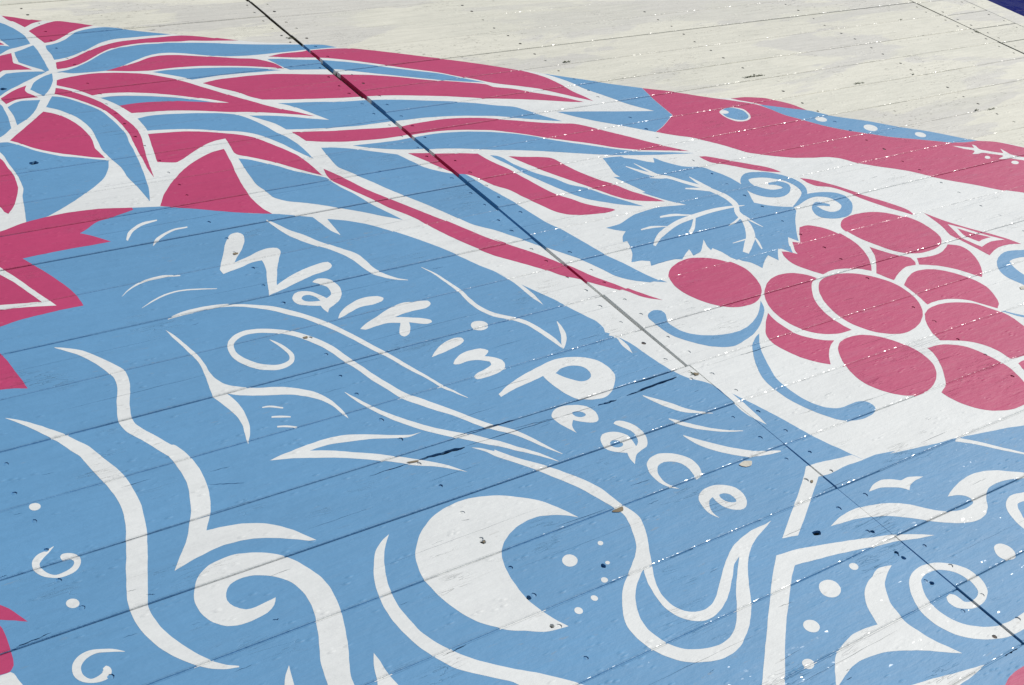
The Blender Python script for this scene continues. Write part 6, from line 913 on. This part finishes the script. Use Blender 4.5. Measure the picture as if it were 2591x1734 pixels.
white|3|curled_wave|tail_fin|1656.8,838.2* 1644.8,842.1 1624.5,843.8 1600.6,835.0 1577.1,826.4 1559.0,815.4 1543.4,799.6 1531.5,778.4 1522.2,756.4 1520.5,750.9* 1494.5,755.5 1464.8,755.7 1435.3,748.9 1413.4,742.1 1394.1,730.7 1374.9,712.7 1353.7,689.5* 1362.8,691.5 1386.1,700.0 1416.8,708.4 1450.2,708.8 1481.4,703.5 1508.2,694.1 1544.8,676.3 1578.2,655.5 1605.6,637.8* 1595.1,659.6 1583.3,682.3 1575.5,708.6 1571.2,731.6 1575.7,752.3 1580.2,773.3 1591.1,791.4 1607.7,811.2 1628.0,825.5
white|3|curled_wave|spiral|1687.2,738.0* 1685.3,735.4* 1683.3,732.7* 1681.5,729.8* 1680.4,726.7* 1680.0,723.6* 1680.2,720.3* 1680.9,716.8* 1682.4,713.5* 1684.6,710.8* 1687.5,708.5* 1691.0,706.3* 1694.9,704.2* 1699.1,702.1* 1703.7,699.9* 1708.8,697.9* 1714.4,696.5* 1720.3,695.7* 1726.7,695.5* 1733.6,696.0* 1741.1,697.6* 1748.6,700.2* 1755.7,703.7* 1762.3,707.8* 1768.2,712.5* 1773.0,717.5* 1776.5,722.5* 1779.1,727.6* 1781.0,732.8* 1782.7,738.5* 1783.9,744.9* 1784.5,751.6* 1784.2,758.1* 1782.7,764.1* 1780.3,769.8* 1777.2,775.1* 1773.6,780.2* 1769.3,785.0* 1764.3,789.5* 1758.9,793.7* 1753.5,797.4* 1747.9,800.7* 1742.0,803.6* 1735.9,806.1* 1729.4,808.2* 1722.4,809.8* 1715.0,811.1* 1707.1,811.8* 1698.7,811.7* 1690.0,810.7* 1681.3,808.8* 1672.6,806.0* 1664.2,802.3* 1656.5,797.6* 1650.2,792.5* 1645.4,787.5* 1641.0,782.5* 1636.3,776.7* 1631.3,770.0* 1626.7,762.9* 1622.7,755.7* 1619.8,748.7* 1617.7,741.9* 1616.2,735.2* 1615.3,728.5* 1614.8,721.8* 1614.8,714.9* 1615.3,707.8* 1616.7,700.7* 1618.8,693.5* 1621.5,686.1* 1625.0,678.9* 1629.0,672.2* 1633.6,666.2* 1638.8,660.7* 1644.5,655.7* 1650.6,651.0* 1657.3,646.3* 1664.6,641.7* 1672.5,637.4* 1680.9,633.5* 1689.5,630.3* 1698.6,627.4* 1708.2,625.1* 1718.2,623.3* 1728.5,622.1* 1739.0,621.4* 1750.1,621.3* 1762.6,621.6* 1777.4,622.2* 1794.2,623.1* 1811.8,624.6* 1829.1,626.6* 1845.5,629.4* 1861.1,632.7* 1876.1,636.2* 1891.1,639.6* 1894.3,658.0* 1879.2,655.9* 1864.5,653.8* 1850.4,651.9* 1836.3,650.3* 1820.8,648.9* 1804.2,647.6* 1788.2,646.5* 1774.0,645.7* 1762.4,645.3* 1752.7,645.1* 1744.2,645.2* 1735.9,645.9* 1727.5,647.1* 1719.4,648.7* 1711.6,650.8* 1704.2,653.3* 1697.1,656.5* 1690.2,660.2* 1683.7,664.4* 1677.6,668.7* 1672.1,673.0* 1667.2,677.3* 1662.8,681.9* 1659.0,686.8* 1655.7,692.5* 1652.7,698.9* 1650.3,705.5* 1648.5,711.8* 1647.4,717.8* 1647.0,723.7* 1647.1,729.5* 1647.6,735.4* 1648.4,741.0* 1649.7,746.3* 1651.3,751.5* 1653.4,756.5* 1656.2,761.6* 1659.8,767.1* 1663.7,772.6* 1667.5,777.4* 1670.7,781.3* 1673.0,783.8* 1674.5,785.3* 1676.0,786.5* 1678.8,788.2* 1682.9,790.2* 1687.5,792.0* 1692.3,793.3* 1697.5,794.1* 1703.6,794.3* 1710.0,794.1* 1716.2,793.4* 1721.9,792.2* 1727.5,790.6* 1732.8,788.5* 1737.7,785.8* 1742.5,782.5* 1746.9,778.6* 1750.8,774.4* 1753.9,770.0* 1756.3,765.4* 1758.2,760.5* 1759.3,755.4* 1759.9,750.5* 1759.7,745.4* 1758.8,739.9* 1757.4,734.5* 1755.9,729.7* 1754.4,725.8* 1752.8,722.7* 1751.3,720.4* 1749.7,718.6* 1747.5,716.9* 1744.7,715.0* 1741.6,713.4* 1739.0,712.3* 1736.3,711.3* 1732.8,710.5* 1728.8,710.0* 1724.9,710.0* 1721.0,710.4* 1716.7,711.5* 1712.8,713.0* 1709.9,714.8* 1708.5,716.8* 1708.2,719.1* 1708.2,721.5* 1708.0,723.9* 1707.6,726.3* 1707.3,728.9* 1706.8,731.6* 1705.9,734.1* 1704.6,736.0* 1702.8,737.6* 1701.0,739.3* 1699.2,741.1*
white|3|curled_wave|outline|1444.2,638.8* 1505.4,627.5 1551.0,617.7 1591.3,609.2 1619.9,604.1* 1583.8,597.2 1542.2,595.2 1479.0,590.2*
pink|2|curled_wave|petal|1601.7,553.0* 1633.2,564.5 1659.2,568.6 1679.7,568.8 1724.0,564.0 1764.2,547.0* 1671.0,482.4* 1562.0,523.1*'''


def parse(s):
    P, K = [], []
    for w in s.split():
        K.append(w.endswith('*'))
        a, b = w.rstrip('*').split(',')
        P.append((float(a) / 1000, float(b) / 1000))
    return np.array(P), K


def smooth(P, K, n=5):
    """Closed brush-drawn outline: smooth between corner points."""
    if all(K):
        return P
    m = len(P)
    out = []
    for i in range(m):
        p1, p2 = P[i], P[(i + 1) % m]
        L = np.linalg.norm(p2 - p1)
        p0 = 2 * p1 - p2 if K[i] else P[i - 1]
        p3 = 2 * p2 - p1 if K[(i + 1) % m] else P[(i + 2) % m]
        if not K[i]:
            a = np.linalg.norm(p1 - p0)
            if a > L: p0 = p1 + (p0 - p1) * (L / a)
        if not K[(i + 1) % m]:
            a = np.linalg.norm(p3 - p2)
            if a > L: p3 = p2 + (p3 - p2) * (L / a)
        k_ = 2 if L < 0.02 else n
        for k in range(k_):
            t = k / k_
            out.append(.5 * ((2 * p1) + (-p0 + p2) * t + (2 * p0 - 5 * p1 + 4 * p2 - p3) * t * t + (-p0 + 3 * p1 - 3 * p2 + p3) * t ** 3))
    return np.array(out)


def hand(P):
    """A hand-held brush never runs dead true: a small wander that depends only on the place."""
    out = []
    m = len(P)
    for i in range(m):
        a, b = P[i], P[(i + 1) % m]
        L = float(np.linalg.norm(b - a))
        far = max(abs(a).max(), abs(b).max()) > 4.5
        n = 1 if far else max(1, int(L / 0.014))
        for k in range(n):
            out.append(a + (b - a) * k / n)
    Q = np.array(out)
    x, y = Q[:, 0], Q[:, 1]
    dx = np.sin(x * 173 + 3 * np.sin(y * 61)) + np.sin(y * 231 + 2 * np.sin(x * 97)) + 1.3 * np.sin(x * 67 + y * 83)
    dy = np.sin(y * 191 + 3 * np.sin(x * 71) + 1) + np.sin(x * 251 + 2 * np.sin(y * 89)) + 1.3 * np.sin(y * 59 - x * 77)
    return Q + 0.00019 * np.c_[dx, dy]


SHAPES = []
for ln in DATA.strip().splitlines():
    f_ = ln.split('|')
    if f_[0] == '-':
        SHAPES[-1]['holes'].append(hand(smooth(*parse(f_[1]))))
    else:
        SHAPES.append(dict(col=f_[0], lev=int(f_[1]), motif=f_[2], name=f_[3], poly=hand(smooth(*parse(f_[4]))), holes=[]))

mural = empty('floor_mural', label='blue, pink and white folk art mural painted across the wooden deck', category='mural')
MOTIF_LABEL = {
    'medallion': 'round medallion of blue and pink pieces outlined in white',
    'bird': 'long bird with striped blue and pink plumage and pink head',
    'vine_leaf': 'jagged blue vine leaf with white veins beside the grapes',
    'grape_cluster': 'bunch of pink grapes outlined in white',
    'pink_leaf': 'pointed pink leaf entering the blue field from the margin',
    'lettering': 'white hand-painted lettering reading Walk in Peace',
}
SINGLE_LABEL = {
    'white_ground': 'white painted ground under the mural',
    'blue_field': 'light blue painted field around the lettering',
}
MOTIFS = {}
letters = iter('W a l k dot i n P e a c e'.split())
letters = iter(['W', 'a', 'l', 'k', 'i', 'i', 'n', 'P', 'e', 'a', 'c', 'e'])
moon = iter(['thick white crescent moon on the blue field', 'thin white arc cradling the crescent moon'])
z_step = 0
for sh in SHAPES:
    polys = [sh['poly']] + sh['holes']
    allp = np.vstack(polys)
    lo, hi = allp.min(0), allp.max(0)
    near = [p for p in PLANKS if p.x0 < hi[0] and p.x1 > lo[0] and p.y0 < hi[1] and p.y1 > lo[1]]
    V, F, C, owner, hole = cut(polys, near, lo, hi, 0.00012)
    keep = inside(C, sh['poly'])
    for h in sh['holes']:
        keep &= ~inside(C, h)
    z_step += 1
    lift = 0.00004 + 0.00006 * sh['lev'] + 0.000004 * (z_step % 12)
    vs_, fs_, eg_, bd_ = sheet(sh['name'], V, F, C, owner, hole, keep, near, lift, 0.006, 0.013, 0.00003 * (sh['lev'] + 1))
    me = mesh(sh['name'], vs_, fs_, None, eg_, bd_)
    parent = mural
    if sh['motif'] in MOTIF_LABEL:
        if sh['motif'] not in MOTIFS:
            MOTIFS[sh['motif']] = empty(sh['motif'], mural, label=MOTIF_LABEL[sh['motif']])
        parent = MOTIFS[sh['motif']]
    o = link(sh['name'], me, [sh['col']], parent)
    if sh['name'] in SINGLE_LABEL:
        o['label'] = SINGLE_LABEL[sh['name']]
    if sh['motif'] == 'lettering':
        ch = next(letters)
        o['label'] = 'white painted dot of the letter i' if sh['name'] == 'letter_dot' else 'white painted letter ' + ch
    if sh['name'] == 'crescent':
        o['label'] = next(moon)
    sh['box'] = (lo, hi)
print('mural', round(time.time() - T0, 1))


def paint_at(x, y):
    """The paint that covers a point of the deck."""
    best = 'cream'
    lev = -1
    q = np.array([(x, y)])
    for sh in SHAPES:
        lo, hi = sh['box']
        if sh['lev'] >= lev and lo[0] < x < hi[0] and lo[1] < y < hi[1] and inside(q, sh['poly'])[0] \
                and not any(inside(q, h)[0] for h in sh['holes']):
            best, lev = sh['col'], sh['lev']
    return best


# ------------------------------------------------------------------ paint that has run into and bridged the narrow joints
segs = []
for a, b in zip(PLANKS, PLANKS[1:]):
    if a.panel != b.panel or not a.along_x or a.panel == 'short' or b.y0 - a.y1 > 0.00155:
        continue
    x = max(a.x0, 0.0)
    while x < min(a.x1, b.x1):
        span = rng.choice((0.02, 0.05, 0.09, 0.16, 0.3)) * rng.uniform(0.6, 1.4)
        if rng.random() < 0.78:
            d = rng.uniform(0.0007, 0.0017)
            while span > 0 and x < min(a.x1, b.x1) - 0.016:
                if visible(x, a.y1):
                    segs.append((x, a.y1, b.y0, min(a.z, b.z) - d + rng.uniform(-.0002, .0002)))
                x += 0.015
                span -= 0.015
        else:
            x += span * 0.7
mid = np.array([(q[0] + 0.0075, (q[1] + q[2]) / 2) for q in segs])
cid = np.full(len(mid), 3)
lev = np.full(len(mid), -1)
slots = ['white', 'blue', 'pink', 'cream', 'rust']
for sh in SHAPES:
    lo, hi = sh['box']
    k = np.where((mid > lo).all(1) & (mid < hi).all(1) & (lev <= sh['lev']))[0]
    if len(k):
        k = k[inside(mid[k], sh['poly'])]
        for h in sh['holes']:
            k = k[~inside(mid[k], h)]
        cid[k] = slots.index(sh['col'])
        lev[k] = sh['lev']
vs_, fs_, mi = [], [], []
for (x, ya, yb, z), c in zip(segs, cid):
    k = len(vs_)
    e = 0.0004
    vs_ += [(x, ya - e, z), (x + 0.015, ya - e, z), (x + 0.015, yb + e, z), (x, yb + e, z),
            (x, ya - e, z - 0.004), (x + 0.015, ya - e, z - 0.004), (x + 0.015, yb + e, z - 0.004), (x, yb + e, z - 0.004)]
    fs_ += [(k, k + 1, k + 2, k + 3), (k + 4, k, k + 3, k + 7), (k + 1, k + 5, k + 6, k + 2)]
    mi += [int(c)] * 3
link('paint_filled_joints', mesh('paint_filled_joints', vs_, fs_, mi), slots, deck, kind='stuff')

# ------------------------------------------------------------------ nail heads sunk into the boards, painted over with them
vs_, fs_, mi = [], [], []
slots = ['white', 'blue', 'pink', 'cream', 'rust']
for (x, y, r, p, q) in NAILS:
    c = paint_at(x, y)
    if (c == 'cream' and q < 0.75) or q < 0.03:
        c = 'rust'
    z = float(plank_height(p, x, y)) - (0.0008 + 0.0010 * q)
    k = len(vs_)
    n = 8
    tx, ty = rng.uniform(-0.12, 0.12), rng.uniform(-0.12, 0.12)
    for ring, dz in ((1.25, -0.0006), (0.6, 0.0)):
        for j in range(n):
            a = 6.2832 * j / n
            dx, dy = r * ring * math.cos(a), r * ring * math.sin(a)
            vs_.append((x + dx, y + dy, z + dz + dx * tx + dy * ty))
    vs_.append((x, y, z + 0.0002))
    for j in range(n):
        m = (j + 1) % n
        fs_.append((k + j, k + m, k + n + m, k + n + j))
        fs_.append((k + n + j, k + n + m, k + 2 * n))
        mi += [slots.index(c)] * 2
link('nail_heads', mesh('nail_heads', vs_, fs_, mi), slots, deck, kind='stuff')

# ------------------------------------------------------------------ places where the paint has come off
CHIPS = [('flake', [(1.5904, 1.1697), (1.6075, 1.1733), (1.6223, 1.1665), (1.6122, 1.1571), (1.5993, 1.1579), (1.5922, 1.1638)]),
         ('wood', [(1.2806, 1.1735), (1.3052, 1.1744), (1.2999, 1.1655), (1.2899, 1.1656), (1.2793, 1.1707)]),
         ('wood', [(1.0205, 1.8693), (1.0305, 1.8697), (1.0288, 1.8628), (1.0216, 1.8643)]),
         ('wood', [(1.7118, 1.4393), (1.7188, 1.4333), (1.7165, 1.4282), (1.7066, 1.4309)]),
         ('wood', [(1.0128, 1.4430), (1.0346, 1.4390), (1.0349, 1.4352), (1.0195, 1.4374)]),
         ('wood', [(1.0262, 1.2109), (1.0298, 1.2102), (1.0283, 1.2067), (1.0247, 1.2074)]),
         ('wood', [(1.6891, 1.0731), (1.6944, 1.0718), (1.6899, 1.0664), (1.6853, 1.0673)]),
         ('wood', [(1.0261, 2.2191), (1.0370, 2.2185), (1.0365, 2.2133), (1.0265, 2.2117)]),
         ('flake', [(2.7874, 1.3790), (2.7720, 1.3811), (2.7648, 1.3721), (2.7866, 1.3675)])]
for (m, pp) in CHIPS:
    c = np.array(pp)
    cc = c.mean(0)
    best = min((p for p in PLANKS if p.along_x), key=lambda p: abs((p.y0 + p.y1) / 2 - cc[1]) + (0 if p.x0 <= cc[0] <= p.x1 else 9))
    ring = smooth(c, [i % 2 == 0 for i in range(len(c))], 3)
    ring[:, 1] = np.clip(ring[:, 1], best.y0 + 0.0002, best.y1 - 0.0002)
    v = [(a, b, float(plank_height(best, a, b)) + 0.00135) for a, b in ring]
    k = len(v)
    v.append((cc[0], float(np.clip(cc[1], best.y0, best.y1)), float(plank_height(best, cc[0], np.clip(cc[1], best.y0, best.y1))) + 0.0014))
    link('worn_spot', mesh('worn_spot', v, [(i, (i + 1) % k, k) for i in range(k)]), [m], deck)

# ------------------------------------------------------------------ moss and dead grass caught in the joints
vs_, fs_ = [], []


def blade(x, y, z, L, w, az, el):
    k = len(vs_)
    dx, dy, dz = math.cos(az) * math.cos(el), math.sin(az) * math.cos(el), math.sin(el)
    nx, ny = -math.sin(az) * w, math.cos(az) * w
    vs_.extend([(x - nx, y - ny, z), (x + nx, y + ny, z), (x + dx * L * .6 + nx * .7, y + dy * L * .6 + ny * .7, z + dz * L * .7),
                (x + dx * L * .6 - nx * .7, y + dy * L * .6 - ny * .7, z + dz * L * .7), (x + dx * L, y + dy * L, z + dz * L * .6)])
    fs_.extend([(k, k + 1, k + 2, k + 3), (k + 3, k + 2, k + 4)])


MOSS = [((3.0060, 2.6508), (3.0899, 2.6473), 70), ((3.3680, 2.4973), (3.4185, 2.4964), 24), ((1.6970, 3.3171), (1.7168, 3.3090), 26), ((2.4609, 2.9251), (2.4881, 2.9212), 22),
        ((3.6613, 2.4936), (3.6770, 2.4962), 10), ((4.3297, 2.7401), (4.3322, 2.7191), 26), ((3.6398, 2.2016), (3.6609, 2.2016), 16), ((3.6977, 2.1906), (3.7437, 2.1896), 20),
        ((4.0856, 2.9136), (4.1005, 2.9143), 8), ((1.7103, 1.4415), (1.7132, 1.4296), 26)]
for (a, b, n) in MOSS:
    for _ in range(n):
        t = rng.random()
        x = a[0] + (b[0] - a[0]) * t + rng.uniform(-.002, .002)
        y = a[1] + (b[1] - a[1]) * t + rng.uniform(-.003, .003)
        blade(x, y, 0.0004, rng.uniform(0.004, 0.013), rng.uniform(0.0006, 0.0014), rng.gauss(0, 0.5) + rng.choice((0, 3.14)), rng.uniform(0.0, 0.5))
link('moss', mesh('moss', vs_, fs_), ['moss'], kind='stuff', label='dry moss and grass caught in the deck joints', category='moss')
print('done', round(time.time() - T0, 1))
